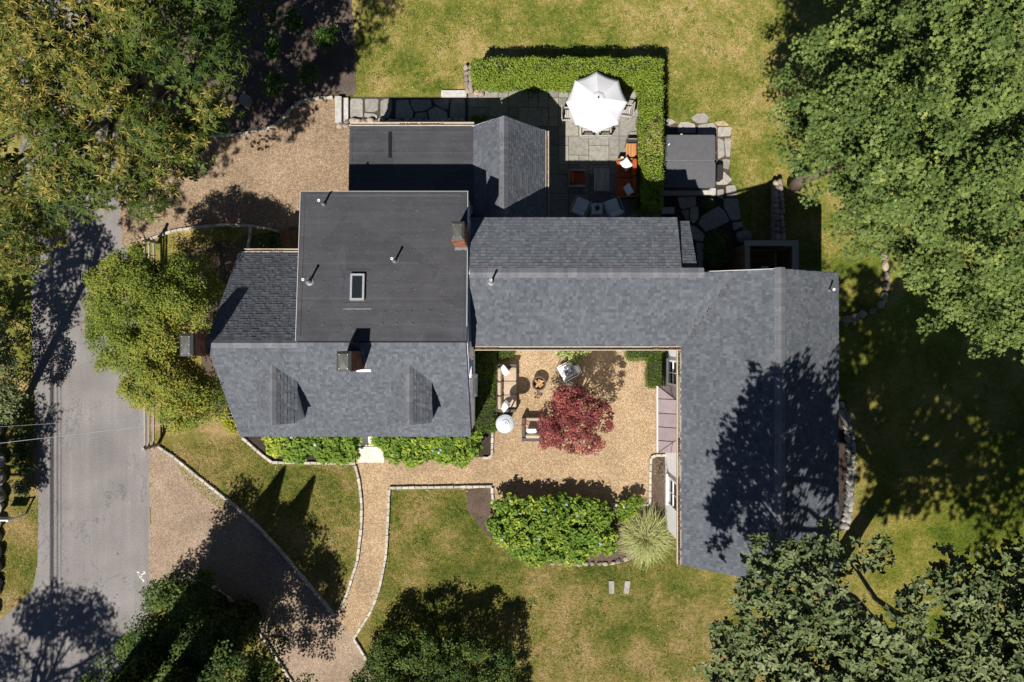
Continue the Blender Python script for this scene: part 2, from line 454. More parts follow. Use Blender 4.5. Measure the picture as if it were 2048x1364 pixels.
def leaves(name, pos, nrm, size, tint, kind, m, parent=None, spin=None, ydir=None, knd=None, label=None):
    pos = np.asarray(pos, float); n = len(pos)
    T, F = _tmpl(kind); T = np.asarray(T, float); k = len(T)
    if ydir is not None:
        y = ydir / (np.linalg.norm(ydir, axis=1, keepdims=True) + 1e-9)
        z = nrm - y * np.sum(nrm * y, axis=1, keepdims=True); z /= (np.linalg.norm(z, axis=1, keepdims=True) + 1e-9)
        x = np.cross(y, z)
    else:
        x, y, z = frames(np.asarray(nrm, float), rng.uniform(0, 6.283, n) if spin is None else spin)
    sz = (np.ones(n) * size)[:, None, None] if np.ndim(size) == 0 else np.asarray(size)[:, None, None]
    V = pos[:, None, :] + sz * (T[None, :, 0:1] * x[:, None, :] + T[None, :, 1:2] * y[:, None, :] + T[None, :, 2:3] * z[:, None, :])
    V = V.reshape(-1, 3) - np.array(wloc(parent))
    fa = np.array(F); fl = fa.shape[1]
    L = (np.arange(n)[:, None, None] * k + fa[None]).reshape(-1)
    nf = n * len(F)
    me = bpy.data.meshes.new(name)
    me.vertices.add(len(V)); me.vertices.foreach_set('co', V.astype(np.float32).ravel())
    me.loops.add(len(L)); me.loops.foreach_set('vertex_index', L.astype(np.int32))
    me.polygons.add(nf)
    me.polygons.foreach_set('loop_start', (np.arange(nf) * fl).astype(np.int32))
    a = me.attributes.new('tint', 'FLOAT', 'POINT')
    a.data.foreach_set('value', np.repeat(np.clip(np.asarray(tint, float), 0, 1), k).astype(np.float32))
    me.materials.append(m)
    me.update(calc_edges=True)
    o = link(name, me, parent)
    WL[o.name] = wloc(parent)
    if knd: o['kind'] = knd
    if label: o['label'] = label
    return o
def poly_in(pts, poly):
    x, y = pts[:, 0], pts[:, 1]; c = np.zeros(len(pts), bool); n = len(poly)
    for i in range(n):
        x0, y0 = poly[i]; x1, y1 = poly[(i + 1) % n]
        if y0 == y1: continue
        c ^= ((y0 > y) != (y1 > y)) & (x < (x1 - x0) * (y - y0) / (y1 - y0) + x0)
    return c
def poly_dist(pts, poly):
    d = np.full(len(pts), 1e9); n = len(poly)
    for i in range(n):
        a = np.array(poly[i], float); b = np.array(poly[(i + 1) % n], float); ab = b - a
        t = np.clip(((pts - a) @ ab) / (ab @ ab + 1e-9), 0, 1)
        d = np.minimum(d, np.linalg.norm(pts - (a + t[:, None] * ab), axis=1))
    return d
def sample_poly(poly, n, mind=0.0):
    P_ = np.array(poly, float); lo, hi = P_.min(0), P_.max(0); out = np.zeros((0, 2)); tries = 0
    while len(out) < n and tries < 60:
        q = rng.uniform(lo, hi, (n * 3, 2)); q = q[poly_in(q, poly)]
        if mind: q = q[poly_dist(q, poly) > mind]
        out = np.vstack([out, q]); tries += 1
    return out[:n]
def unit(v): return v / (np.linalg.norm(v, axis=1, keepdims=True) + 1e-9)
def wpts(q, z):
    s = (CAM_H - z) / FPX
    return np.stack([(q[:, 0] - 1024) * s, (682 - q[:, 1]) * s, z], 1)
def clumps_in(outline, z_edge, z_top, n, inset=12, fall=140, jit=.5, zfun=None):
    q = sample_poly(outline, n, inset)
    d = np.clip(poly_dist(q, outline) / fall, 0, 1)
    z = z_edge + (z_top - z_edge) * np.sqrt(1 - (1 - d) ** 2) + rng.uniform(-jit, jit, len(q))
    if zfun is not None: z = z + zfun(q)
    return wpts(q, z), q
def clump_leaves(c, r, per, flat=.55, up=.7, rnd=.5, full=False):
    """points and normals spread through flattened clumps of foliage"""
    n = len(c) * per
    d = rng.normal(size=(n, 3)); d = unit(d)
    if not full: d[:, 2] = np.where(d[:, 2] < -.35, -d[:, 2], d[:, 2])
    rad = rng.uniform(.25, 1, n) ** .6
    rr = np.repeat(r if np.ndim(r) else np.full(len(c), r), per)
    off = d * (rad * rr)[:, None]; off[:, 2] *= flat
    p = np.repeat(c, per, 0) + off
    nm = d * (1 - up) + np.array([0, 0, 1.]) * up + rng.normal(size=(n, 3)) * rnd * .6
    return p, nm
def limbs(root, base, fork, targets, r0, m, n=10, sag=.2):
    """tapered limbs from the trunk's fork to foliage clumps, each its own mesh"""
    idx = rng.permutation(len(targets))[:n]
    for i in idx:
        t = Vector(targets[i]); b = Vector(base).lerp(Vector(fork), random.uniform(.55, 1))
        L = (t - b).length; pts = []
        for k in range(6):
            u = k / 5
            p = b.lerp(t, u); p.z += L * sag * math.sin(u * math.pi) * .5
            p += Vector((random.uniform(-1, 1), random.uniform(-1, 1), 0)) * L * .035 * (1 if 0 < k < 5 else 0)
            pts.append(p)
        MB().tube(pts, [r0 * (1 - .82 * k / 5) for k in range(6)], 6).smooth().build('limb', m, root)
def trunk(root, base, top, r0, r1, m, n=12):
    b, t = Vector(base), Vector(top); pts = []; rr = []
    for k in range(8):
        u = k / 7
        p = b.lerp(t, u) + Vector((random.uniform(-1, 1), random.uniform(-1, 1), 0)) * r0 * .18 * (1 if k else 0)
        pts.append(p); rr.append((r0 + (r1 - r0) * u) * (1.5 if k == 0 else 1))
    return MB().tube(pts, rr, n).smooth().build('trunk', m, root)

# ------------------------------------------------------------------ ground sheets
def sheet(name, poly, z, m, kind='structure', px=True, label=None):
    q = [at(*p) for p in poly] if px else poly
    n = len(q)
    a = sum(q[i][0] * q[(i + 1) % n][1] - q[(i + 1) % n][0] * q[i][1] for i in range(n))
    if a < 0: q = list(reversed(q))
    mb = MB().raw([(x, y, z) for x, y in q], [tuple(range(n))])
    o = mb.build(name, m); o['kind'] = kind
    if label: o['label'] = label
    return o
def wavy(poly, amp=4, step=18, seed=1, closed=True):
    """subdivide a pixel outline and roughen it, for soft natural edges"""
    rr = random.Random(seed); out = []
    for i in range(len(poly) - (0 if closed else 1)):
        a, b = Vector((*poly[i], 0)), Vector((*poly[(i + 1) % len(poly)], 0))
        n = max(1, int((b - a).length / step)); t = (b - a).normalized() if (b - a).length else Vector((1, 0, 0))
        for k in range(n):
            p = a.lerp(b, k / n) + Vector((-t.y, t.x, 0)) * rr.uniform(-amp, amp) * (1 if k else .3)
            out.append((p.x, p.y))
    return out
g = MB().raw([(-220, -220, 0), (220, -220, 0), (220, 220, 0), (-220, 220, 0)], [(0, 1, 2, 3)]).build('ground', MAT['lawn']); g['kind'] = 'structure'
sheet('road', [(15, -2600), (25, -200), (40, 300), (62, 560), (66, 760), (74, 900), (77, 1000), (75, 1130), (66, 1175), (42, 1205), (0, 1240), (-80, 1285), (-300, 1340), (-2500, 1500), (-2500, 1800), (-300, 1640), (100, 1640), (110, 4000), (350, 4000), (310, 1640), (302, 1364)] + wavy([(301, 1200), (300, 1000), (298, 840)], 1.2, 12, 3, False) + [(297, 840), (287, 720), (265, 570), (252, 480), (235, 200), (228, -200), (225, -2600)], .004, MAT['asphalt'])
sheet('shoulder', wavy([(300, 880), (318, 893), (400, 957), (470, 1012), (520, 1057), (570, 1112), (620, 1172), (673, 1234), (710, 1278), (735, 1322), (760, 1400), (800, 1500)], 1, 20, 5, False) + [(800, 1500), (645, 1500), (585, 1364), (535, 1285), (470, 1205), (420, 1168), (385, 1156), (340, 1165)] + wavy([(297, 1215), (299, 1100), (301, 1000), (299, 940), (296, 882)], 3, 9, 21, False), .008, MAT['shoulder'])
sheet('driveway', [(228, 290), (385, 274), (430, 274), (470, 272), (515, 265), (545, 256), (565, 241), (580, 222), (600, 206), (640, 198), (700, 197), (790, 245), (790, 470), (570, 468), (540, 459), (500, 453), (450, 451), (400, 455), (345, 464), (295, 482), (245, 500)], .008, MAT['drive'])
sheet('mulch_bed', wavy([(235, -400), (700, -400), (702, 20), (711, 80), (713, 188), (668, 195)], 3, 16, 7, False) + [(668, 196), (640, 196), (600, 203), (578, 220), (563, 238), (543, 253), (513, 262), (470, 269), (385, 271), (228, 288)], .012, MAT['barkmulch'])
sheet('gravel_path', [(711, 926), (718, 960), (723, 1004), (723, 1047), (714, 1125), (696, 1181), (673, 1232), (708, 1276), (742, 1220), (760, 1174), (772, 1110), (776, 1050), (779, 976), (800, 950), (800, 915), (711, 915)], .016, MAT['gravel'])
sheet('courtyard', [(770, 880), (960, 860), (945, 690), (1370, 670), (1370, 905), (1302, 908), (1300, 1010), (987, 1012), (986, 973), (779, 977), (760, 940)], .012, MAT['gravel'])
sheet('front_bed', [(470, 850), (725, 850), (719, 927), (545, 927), (520, 906), (484, 874)], .012, MAT['darkmulch'])
sheet('doorside_bed', [(742, 850), (945, 850), (945, 690), (985, 690), (985, 914), (742, 914)], .016, MAT['darkmulch'])
sheet('hydrangea_bed', wavy([(931, 979), (986, 976), (987, 1011), (1225, 1011), (1300, 1012), (1345, 1000), (1345, 1085), (1262, 1124), (1180, 1128), (1100, 1128), (1020, 1110), (970, 1066), (936, 1022)], 1.2, 14, 9), .016, MAT['mulch'])
sheet('porch_bed', [(1301, 910), (1370, 910), (1370, 1012), (1301, 1012)], .020, MAT['mulch'])
sheet('flagstone_bed', wavy([(1322, 372), (1462, 368), (1476, 420), (1490, 475), (1478, 545), (1390, 545), (1320, 440)], 4, 14, 11), .010, MAT['darkmulch'])
sheet('tub_surround', wavy([(1322, 246), (1442, 246), (1462, 270), (1458, 330), (1462, 372), (1322, 376)], 3, 14, 14), .006, MAT['mulch'])
sheet('east_bed', wavy([(1560, 800), (1690, 800), (1712, 880), (1705, 1000), (1688, 1060), (1560, 1090)], 2, 14, 12), .006, MAT['darkmulch'])
sheet('side_bed', wavy([(360, 500), (600, 455), (600, 520), (470, 530), (450, 830), (400, 790), (400, 560)], 5, 14, 13), .010, MAT['mulch'])
# patio base with individually laid bluestone slabs
sheet('patio', [(933, 176), (1279, 176), (1279, 440), (1096, 440), (933, 300)], .006, MAT['joint'])
patio = thing('patio_paving', 'bluestone patio of square cut slabs around the white umbrella', 'paving', (2, 8, 0))
def ashlar(x0, y0, x1, y1, cell, root, m, z0, z1, name, skip=None):
    nx, ny = int((x1 - x0) / cell), int((y1 - y0) / cell); cx, cy = (x1 - x0) / nx, (y1 - y0) / ny
    used = np.zeros((nx, ny), bool); rr = random.Random(4)
    for j in range(ny):
        for i in range(nx):
            if used[i, j]: continue
            opts = [(2, 2), (3, 2), (2, 3), (2, 1), (1, 2), (2, 2), (1, 1)]; rr.shuffle(opts)
            for w, h in opts + [(1, 1)]:
                if i + w <= nx and j + h <= ny and not used[i:i + w, j:j + h].any(): break
            used[i:i + w, j:j + h] = True
            a, b = x0 + i * cx, y0 + j * cy
            if skip and skip(a + w * cx / 2, b + h * cy / 2): continue
            mb = MB().box((a + w * cx / 2, b + h * cy / 2, (z0 + z1) / 2 + rr.uniform(0, .004)), (w * cx - .024, h * cy - .024, z1 - z0))
            mb.build(name, m, root)
ashlar(-1.93, 4.8, 5.58, 11.1, .42, patio, MAT['bluestone'], .006, .035, 'slab', lambda x, y: x < 1.25 and y < 8.3)
# sunken walk of large flagstones beside the garage
walk = thing('flagstone_walk', 'walk of large grey flagstones between lawn and low garage', 'path', (*at(820, 220), 0))
sheet('walk_bed', [(690, 194), (938, 194), (938, 247), (690, 247)], .016, MAT['joint'])
def stones_px(root, polys, z, m, off=(0, 0), sc=1.0, name='flagstone', shrink=.035):
    for p in polys:
        q = [at(off[0] + x / sc, off[1] + y / sc) for x, y in p]
        cx, cy = sum(a for a, _ in q) / len(q), sum(b for _, b in q) / len(q)
        q = [(a + (cx - a) * shrink, b + (cy - b) * shrink) for a, b in q]
        if len(q) < 7:      # round the corners a little
            r2 = []
            for i in range(len(q)):
                a, b, c = Vector(q[i - 1]), Vector(q[i]), Vector(q[(i + 1) % len(q)])
                r2 += [tuple(b.lerp(a, .10)), tuple(b.lerp(c, .10))]
            q = r2
        z1 = z + random.uniform(0, .012)
        mb = MB(); mb.prism(q, .01, z1 - .008)
        q2 = [(a + (cx - a) * .03, b + (cy - b) * .03) for a, b in q]
        mb.prism(q2, z1 - .008, z1)
        mb.build(name, m, root)
W = 6.827
stones_px(walk, [[(275, 185), (455, 185), (455, 465), (275, 465)], [(475, 190), (670, 190), (660, 350), (600, 375), (480, 370)], [(470, 385), (600, 395), (650, 420), (650, 462), (470, 462)], [(690, 225), (750, 190), (845, 190), (850, 350), (800, 465), (690, 465)], [(900, 205), (1080, 200), (1085, 270), (1140, 370), (1130, 470), (890, 470)], [(1100, 200), (1380, 200), (1395, 300), (1300, 355), (1160, 375), (1100, 280)], [(1400, 200), (1630, 200), (1620, 330), (1560, 345), (1440, 270)], [(1170, 390), (1320, 370), (1340, 470), (1150, 470)], [(1330, 360), (1440, 290), (1600, 370), (1610, 470), (1360, 470)], [(1650, 200), (1850, 195), (1850, 470), (1630, 470)]], .05, MAT['flag'], (660, 170), W)
# irregular stepping stones round the hot tub and behind the house
flags = thing('stone_terrace', 'terrace of irregular grey flagstones beside the covered hot tub', 'paving', (*at(1420, 360), 0))
stones_px(flags, [[(65, 75), (130, 70), (172, 100), (110, 128), (65, 132)], [(278, 68), (330, 30), (400, 24), (440, 62), (410, 110), (335, 108)], [(180, 130), (200, 98), (260, 92), (322, 116), (330, 190), (180, 190)], [(340, 120), (470, 100), (495, 135), (492, 200), (340, 200)], [(500, 135), (620, 135), (606, 212), (500, 217)], [(500, 222), (548, 238), (560, 370), (503, 402)], [(552, 228), (608, 224), (602, 378), (566, 380)], [(503, 412), (560, 390), (602, 398), (592, 480), (545, 465), (503, 450)], [(548, 490), (622, 560), (572, 602), (490, 602), (496, 520)],
                  [(172, 700), (330, 692), (330, 772), (205, 800)], [(280, 778), (346, 770), (350, 870), (306, 916), (275, 880)], [(206, 806), (271, 798), (270, 882), (240, 872)], [(495, 640), (550, 634), (546, 722), (500, 702)], [(566, 608), (642, 600), (662, 680), (570, 688)], [(550, 706), (668, 704), (686, 885), (610, 892), (546, 768)], [(340, 912), (370, 850), (510, 765), (560, 808), (606, 890), (520, 936), (402, 982)], [(614, 902), (702, 894), (706, 936), (630, 972)], [(275, 922), (320, 932), (402, 1002), (386, 1062), (300, 1042)], [(325, 1056), (392, 1066), (380, 1300), (350, 1300)]], .04, MAT['flag'], (1310, 220), 4.0114)
stones_px(flags, [[(470, 97), (550, 84), (602, 126), (500, 130)]], .036, MAT['tanflag'], (1310, 220), 4.0114)
# two stepping slabs in the front lawn
for k, (x, lab) in enumerate([(1223, 'left of two pale stone slabs laid in the front lawn'), (1253.5, 'right of two pale stone slabs laid in the front lawn')]):
    mb = MB().rbox((*at(x, 1174), .02), (.24, .57, .06), .012, rz=R(2 if k == 0 else -8)); o = mb.build('stepping_slab', MAT['flag']); tag(o, lab, 'paving slab', 'stepping slabs in the front lawn')
t = thing('landing', 'pale stone landing between two green hydrangea rows by the front wall', 'landing', (*at(742, 900), 0))
for a, b in ((862, 892), (893, 925)):
    x0, y0 = at(716, b); x1, y1 = at(769, a)
    MB().box(((x0 + x1) / 2, (y0 + y1) / 2, .03), (x1 - x0, y1 - y0 - .012, .05)).build('slab', MAT['landing'], t)
# granite steps
def granite(px0, py0, px1, py1, z, label, grp=None):
    x0, y0 = at(px0, py1, z); x1, y1 = at(px1, py0, z)
    o = MB().rbox(((x0 + x1) / 2, (y0 + y1) / 2, z / 2), (x1 - x0, y1 - y0, z), .015).build('granite_step', MAT['granite']); tag(o, label, 'step', grp)
granite(669.5, 192, 683, 244, .34, 'wider grey granite step at the west end of the flagstone walk', 'granite steps')
granite(687, 195, 696.5, 243, .2, 'narrow lower granite step just right of the wider one', 'granite steps')
granite(882, 180, 933, 193, .16, 'granite step from the walk up to the back lawn', 'granite steps')
granite(1327, 376, 1432, 389, .3, 'long granite slab along the front of the hot tub', 'granite steps')
granite(1323, 414, 1349, 427, .1, 'small grey slab at the foot of the hedge behind the house', 'granite steps')
# cobblestone edgings
def cob_mesh(k):
    rr = random.Random(k); mb = MB().rbox((0, 0, 0), (1, 1, 1), .07)
    mb.v = [(x + rr.uniform(-.035, .035), y + rr.uniform(-.08, .08), z + rr.uniform(-.03, .03)) for x, y, z in mb.v]
    return mb.mesh('cobblestone', MAT['cobble'])
COB = [cob_mesh(k) for k in range(4)]
def edging(label, pts, step=.285, w=.115, h=.15, name='stone_edging', z=0.055):
    q = [Vector((*at(*p), 0)) for p in pts]
    t = thing(name, label, 'edging', q[0], 'cobblestone edgings')
    dist = [0]
    for i in range(1, len(q)): dist.append(dist[-1] + (q[i] - q[i - 1]).length)
    n = max(1, round(dist[-1] / step)); st = dist[-1] / n
    def at_d(d):
        for i in range(1, len(q)):
            if d <= dist[i] + 1e-6: return q[i - 1].lerp(q[i], (d - dist[i - 1]) / max(1e-6, dist[i] - dist[i - 1]))
        return q[-1]
    for k in range(n):
        a, b = at_d(k * st), at_d((k + 1) * st); c = (a + b) / 2; d = b - a
        link('cobblestone', random.choice(COB), t, c - q[0] + Vector((0, 0, z + random.uniform(-.008, .01))), (random.uniform(-.02, .02), random.uniform(-.03, .03), math.atan2(d.y, d.x) + random.uniform(-.03, .03)), (d.length * .95, w * random.uniform(.9, 1.1), h))
    return t
edging('long cobble edging between the front drive and the lawn', [(318, 893), (345, 910), (400, 955), (470, 1010), (520, 1055), (570, 1110), (620, 1170), (671, 1230)])
edging('cobble edging along the left side of the curved gravel path', [(675, 1229), (697, 1181), (706, 1150), (715, 1125), (721, 1075), (724, 1047), (724, 1004), (719, 960), (711, 930)])
edging('cobble edging along the right side of the curved gravel path', [(735, 1320), (722, 1298), (708, 1276), (742, 1222), (751, 1200), (760, 1174), (768, 1135), (773, 1105), (776, 1050), (779, 978)])
edging('straight cobble edging between courtyard gravel and front lawn', [(779, 975), (984, 972)])
edging('short cobble edging at the left end of the hydrangea bed', [(984, 974), (986, 1009), (1000, 1010)])
edging('cobble edging in front of the left hydrangea row', [(486, 875), (520, 905), (545, 924), (580, 925), (712, 926)])
edging('cobble edging at the right end of the door side bed', [(965, 915), (984, 915), (985, 862)])
edging('cobble edging around the small bed below the copper canopy', [(1337, 910), (1302, 910), (1300, 930), (1299, 1008)])
edging('cobble edging between hydrangea bed and courtyard on the right', [(1222, 1009), (1296, 1009)])
edging('curved cobble edging between mulch bed and gravel driveway', [(385, 273), (430, 273), (470, 271), (515, 264), (545, 255), (565, 240), (580, 221), (600, 205), (640, 197), (667, 196)])
edging('curved cobble edging between driveway and the small side lawn', [(295, 481), (345, 463), (400, 454), (450, 450), (500, 452), (540, 458), (572, 468)])
edging('cobble edging running from driveway to the side roof', [(503, 456), (500, 478), (496, 502)])
edging('dark cobble edging below the trees at the bottom of the drive', [(372, 1151), (420, 1168), (470, 1205), (535, 1285), (585, 1364), (600, 1400)], z=.03)
# ------------------------------------------------------------------ rocks and stone walls
def rock_mesh(k, flat=1.0):
    import bmesh
    bm = bmesh.new(); bmesh.ops.create_icosphere(bm, subdivisions=2, radius=.5)
    rr = random.Random(k * 13 + 5)
    ax = [Vector((rr.gauss(0, 1), rr.gauss(0, 1), rr.gauss(0, 1))).normalized() for _ in range(9)]
    dd = [rr.uniform(.27, .44) for _ in ax]
    for v in bm.verts:
        for a, d in zip(ax, dd):
            e = v.co.dot(a)
            if e > d: v.co -= a * (e - d) * .9
        v.co += Vector((rr.uniform(-1, 1), rr.uniform(-1, 1), rr.uniform(-1, 1))) * .012
    me = bpy.data.meshes.new('rock'); bm.to_mesh(me); bm.free()
    return me
def rocks(m): 
    out = []
    for k in range(5):
        me = rock_mesh(k); me.materials.append(m); out.append(me)
    return out
RK_F, RK_G = rocks(MAT['fieldstone']), rocks(MAT['greyrock'])
def stone_row(root, pts, step, size, rk, z=.1, rows=1, gap=.2, h=.3, name='stone'):
    q = [Vector((*at(*p), 0)) for p in pts]; o = wloc(root)
    for i in range(1, len(q)):
        d = q[i] - q[i - 1]; L = d.length; n = max(1, round(L / step)); t = d.normalized(); s = Vector((-t.y, t.x, 0))
        for k in range(n):
            for r_ in range(rows):
                p = q[i - 1] + t * (L * (k + .5 + random.uniform(-.12, .12)) / n) + s * ((r_ - (rows - 1) / 2) * gap + random.uniform(-.03, .03))
                f = random.uniform(.85, 1.25)
                link(name, random.choice(rk), root, p - o + Vector((0, 0, z)), (random.uniform(-.3, .3), random.uniform(-.3, .3), math.atan2(t.y, t.x) + random.uniform(-.35, .35)), (size * 1.35 * f, size * random.uniform(.95, 1.2), h * f))
t = thing('stone_wall', 'low grey fieldstone wall running up from the outdoor shower', 'stone wall', (*at(1560, 430), 0), 'fieldstone walls')
stone_row(t, [(1548, 365), (1551, 420), (1553, 482)], .26, .26, RK_F, .42, 2, .2, .3)
a, b = Vector((*at(1547, 372), 0)), Vector((*at(1553, 482), 0)); MB().box(((a + b) / 2 + Vector((0, 0, .2))), (.36, (b - a).length, .4)).build('wall_core', MAT['greyrock'], t)
t = thing('stone_wall', 'curved dry stone wall along the east lawn by the shaded roof', 'stone wall', (*at(1700, 900), 0), 'fieldstone walls')
stone_row(t, [(1676, 806), (1690, 835), (1699, 880), (1700, 940), (1696, 1000), (1688, 1055)], .24, .25, RK_G, .12, 2, .17, .26)
t = thing('stone_wall', 'bent row of pale stones under the big maple crown', 'stone wall', (*at(1760, 600), 0), 'fieldstone walls')
stone_row(t, [(1768, 505), (1771, 560), (1766, 606), (1735, 628), (1680, 642)], .42, .36, RK_F, .12, 1, .2, .3)
t = thing('stone_wall', 'short tan stone wall at the left end of the hedge', 'stone wall', (*at(942, 160), 0), 'fieldstone walls')
stone_row(t, [(938, 132), (938, 190)], .24, .26, RK_F, .22, 2, .18, .3); stone_row(t, [(948, 184), (968, 184)], .26, .25, RK_F, .1, 2, .17, .24)
t = thing('stone_wall', 'tan retaining stones between the garage and the flagstone walk', 'stone wall', (*at(740, 248), 0), 'fieldstone walls')
stone_row(t, [(676, 249), (930, 249)], .27, .27, RK_F, .16, 2, .17, .34)
t = thing('stone_wall', 'boulder wall at the left edge beside the road', 'stone wall', (*at(5, 1000), 0), 'fieldstone walls')
stone_row(t, [(-8, 780), (4, 840), (2, 900), (8, 940), (4, 1000), (0, 1060), (-2, 1150), (-10, 1230)], .62, .52, RK_G, .24, 1, .3, .5, 'boulder')
t = thing('stone_border', 'row of pinkish rocks edging the big hydrangea bed on the lawn side', 'edging', (*at(1180, 1125), 0))
stone_row(t, [(1098, 1123), (1140, 1126), (1190, 1127), (1232, 1124), (1256, 1114)], .3, .21, RK_F, .05, 1, .2, .2, 'rock')
def boulder(px, py, s, label, rk=RK_G, rz=0.0, h=.5):
    o = link('boulder', random.choice(rk), None, (*at(px, py), h * s * .3), (0, .1, rz), (s * 1.3, s, s * h * 1.6)); tag(o, label, 'boulder', 'boulders')
boulder(494, 205, .56, 'pale grey boulder in the mulch bed beside the driveway', RK_G, 2.3, .6)
boulder(364, 225, .5, 'grey boulder half hidden under the yellowish tree', RK_G, 2.0)
boulder(1487, 474, .7, 'dark boulder left of the wooden outdoor shower', RK_G, .1)
boulder(205, 296, .6, 'boulder at the road edge under the yellowish tree', RK_G, .4)
# ------------------------------------------------------------------ the house
house = thing('house', 'rambling white house with grey shingle gables and flat black roofs', 'house', (0, 0, 0))
def wall_poly(poly, axis, a0, a1, m=None, name='wall'):
    """extrude a gable outline (s, z) along an axis"""
    mb = MB(); n = len(poly)
    def pt(s_, z, t): return (t, s_, z) if axis == 'x' else (s_, t, z)
    q = [pt(s_, z, a0) for s_, z in poly] + [pt(s_, z, a1) for s_, z in poly]
    mb.raw(q, [tuple(range(n)), tuple(range(2 * n - 1, n - 1, -1))] + [(i, n + i, n + (i + 1) % n, (i + 1) % n) for i in range(n)])
    return mb.build(name, m or MAT['clap'], house)
wall_poly([(-3.5, 0), (3.3, 0), (3.3, 2.95), (-.07, 5.86), (-3.5, 2.98)], 'x', -10.7, -1.575)
wall_poly([(-.05, 3.0), (5.26, 0), (5.26, 5.38), (-.02, 5.9)], 'x', -7.52, -1.61)
wall_poly([(5.0, 0), (8.42, 0), (8.42, 2.9), (5.0, 3.1)], 'x', -6.36, -1.3)
wall_poly([(-1.4, 0), (1.25, 0), (1.25, 2.52), (-.30, 4.26), (-1.4, 3.1)], 'y', 4.2, 8.37)
wall_poly([(-.02, 0), (4.36, 0), (4.36, 4.98), (2.42, 5.7), (-.02, 4.66)], 'x', -1.9, 6.0)
wall_poly([(1.2, 0), (4.36, 0), (4.36, 4.38), (2.43, 5.5), (1.2, 5.0)], 'x', 5.9, 6.58)
wall_poly([(6.72, 0), (11.5, 0), (11.5, 5.26), (9.14, 6.62), (6.72, 4.88)], 'y', -8.12, 2.38)
# shingled slopes
EXPO = .122
WID = (.075, .10, .13, .165)
def tab_mesh(w, th):
    return MB().raw([(0, -.012, 0), (w, -.012, 0), (0, EXPO + .02, -.004), (w, EXPO + .02, -.004), (0, -.012, th), (w, -.012, th), (0, EXPO + .02, .002), (w, EXPO + .02, .002)],
                    [(4, 5, 7, 6), (0, 1, 5, 4), (0, 4, 6, 2), (1, 3, 7, 5)])
TABS = {}
for wi, w in enumerate(WID):
    for ti, th in enumerate((.014, .026)):
        TABS[wi, ti] = tab_mesh(w - .003, th)
TABME = {k: v.mesh('shingle', MAT['shingle']) for k, v in TABS.items()}
SHING = []
def slope(e0, e1, r0, r1, name='roof_slope', thick=.12):
    e0, e1, r0, r1 = map(Vector, (e0, e1, r0, r1))
    u = (e1 - e0); L = u.length; u.normalize(); v = (r0 - e0); S = v.length; v.normalize(); n = u.cross(v).normalized()
    if n.z < 0: n = -n
    d = n * thick
    o = MB().raw([e0, e1, r1, r0, e0 - d, e1 - d, r1 - d, r0 - d], [(0, 1, 2, 3), (7, 6, 5, 4), (0, 4, 5, 1), (1, 5, 6, 2), (2, 6, 7, 3), (3, 7, 4, 0)]).build(name, MAT['shingle'], house)
    M_ = Matrix((( u.x, v.x, n.x, 0), (u.y, v.y, n.y, 0), (u.z, v.z, n.z, 0), (0, 0, 0, 1)))
    if u.cross(v).z < 0:        # keep a right handed frame
        e0, u = e1, -u
        M_ = Matrix(((u.x, v.x, n.x, 0), (u.y, v.y, n.y, 0), (u.z, v.z, n.z, 0), (0, 0, 0, 1)))
    nc = round(S / EXPO); rr = random.Random(int(L * 1000))
    for c in range(nc):
        s0 = c * S / nc; x = -rr.uniform(0, .12)
        while x < L - .02:
            wi = rr.choice((0, 1, 1, 2, 2, 3)); ti = 1 if rr.random() < .42 else 0
            xs, xe = max(0, x), min(L, x + WID[wi])
            if xe - xs > .03:
                SHING.append((e0 + u * xs + v * s0 + n * .002, M_, wi, ti, (xe - xs) / WID[wi], o))
            x += WID[wi]
    return o
def flush_shingles():
    order = sorted(range(len(SHING)), key=lambda i: -SHING[i][0].z + (0 if SHING[i][5] in TOPS else 9))
    solo = set(order[:300]); rest = {}
    for i, (p, M_, wi, ti, f, o) in enumerate(SHING):
        if i in solo:
            c = link('shingle', TABME[wi, ti], o); c.matrix_local = Matrix.Translation(p) @ M_ @ Matrix.Diagonal((f, 1, 1, 1))
        else:
            mb = rest.setdefault(o.name, (o, MB()))[1]
            T = Matrix.Translation(p) @ M_ @ Matrix.Diagonal((f, 1, 1, 1)); s = TABS[wi, ti]
            mb.raw([T @ Vector(q) for q in s.v], s.f)
    for o, mb in rest.values(): mb.build('shingle_courses', MAT['shingle'], o, kind='stuff')
def ridge_caps(a, b, dl, dr, step=.16, w=.175, parent=None):
    """overlapping cap shingles folded over a ridge; dl, dr = drop per metre on either side"""
    a, b = Vector(a), Vector(b); d = (b - a); L = d.length; d.normalize(); s = Vector((-d.y, d.x, 0)); n = max(1, round(L / step)); st = L / n
    q = []
    for t, z in ((-.006, .030), (st + .05, .016)):
        q += [s * w + d * t + Vector((0, 0, z - dl * w)), d * t + Vector((0, 0, z + .004)), -s * w + d * t + Vector((0, 0, z - dr * w))]
    q += [p - Vector((0, 0, .012)) for p in q[:3]]
    me = MB().raw(q, [(0, 3, 4, 1), (1, 4, 5, 2), (6, 0, 1, 7), (7, 1, 2, 8)]).mesh('ridge_shingle', MAT['ridgecap'])
    for k in range(n):
        link('ridge_shingle', me, parent, a + d * (k * st) + Vector((0, 0, random.uniform(0, .004))))
zr = 6.0
sA = slope((-10.76, -3.76, 3.0), (-1.62, -3.76, 3.0), (-10.76, -.07, zr), (-1.62, -.07, zr))
sAn = slope((-7.58, 3.5, 3.1), (-10.76, 3.5, 3.1), (-7.58, -.07, zr), (-10.76, -.07, zr))
sDw = slope((-1.49, 8.43, 3.24), (-1.49, 4.35, 3.24), (-.30, 8.43, 4.43), (-.30, 4.35, 4.43))
sDe = slope((1.345, 4.35, 2.6), (1.345, 8.43, 2.6), (-.30, 4.35, 4.43), (-.30, 8.43, 4.43))
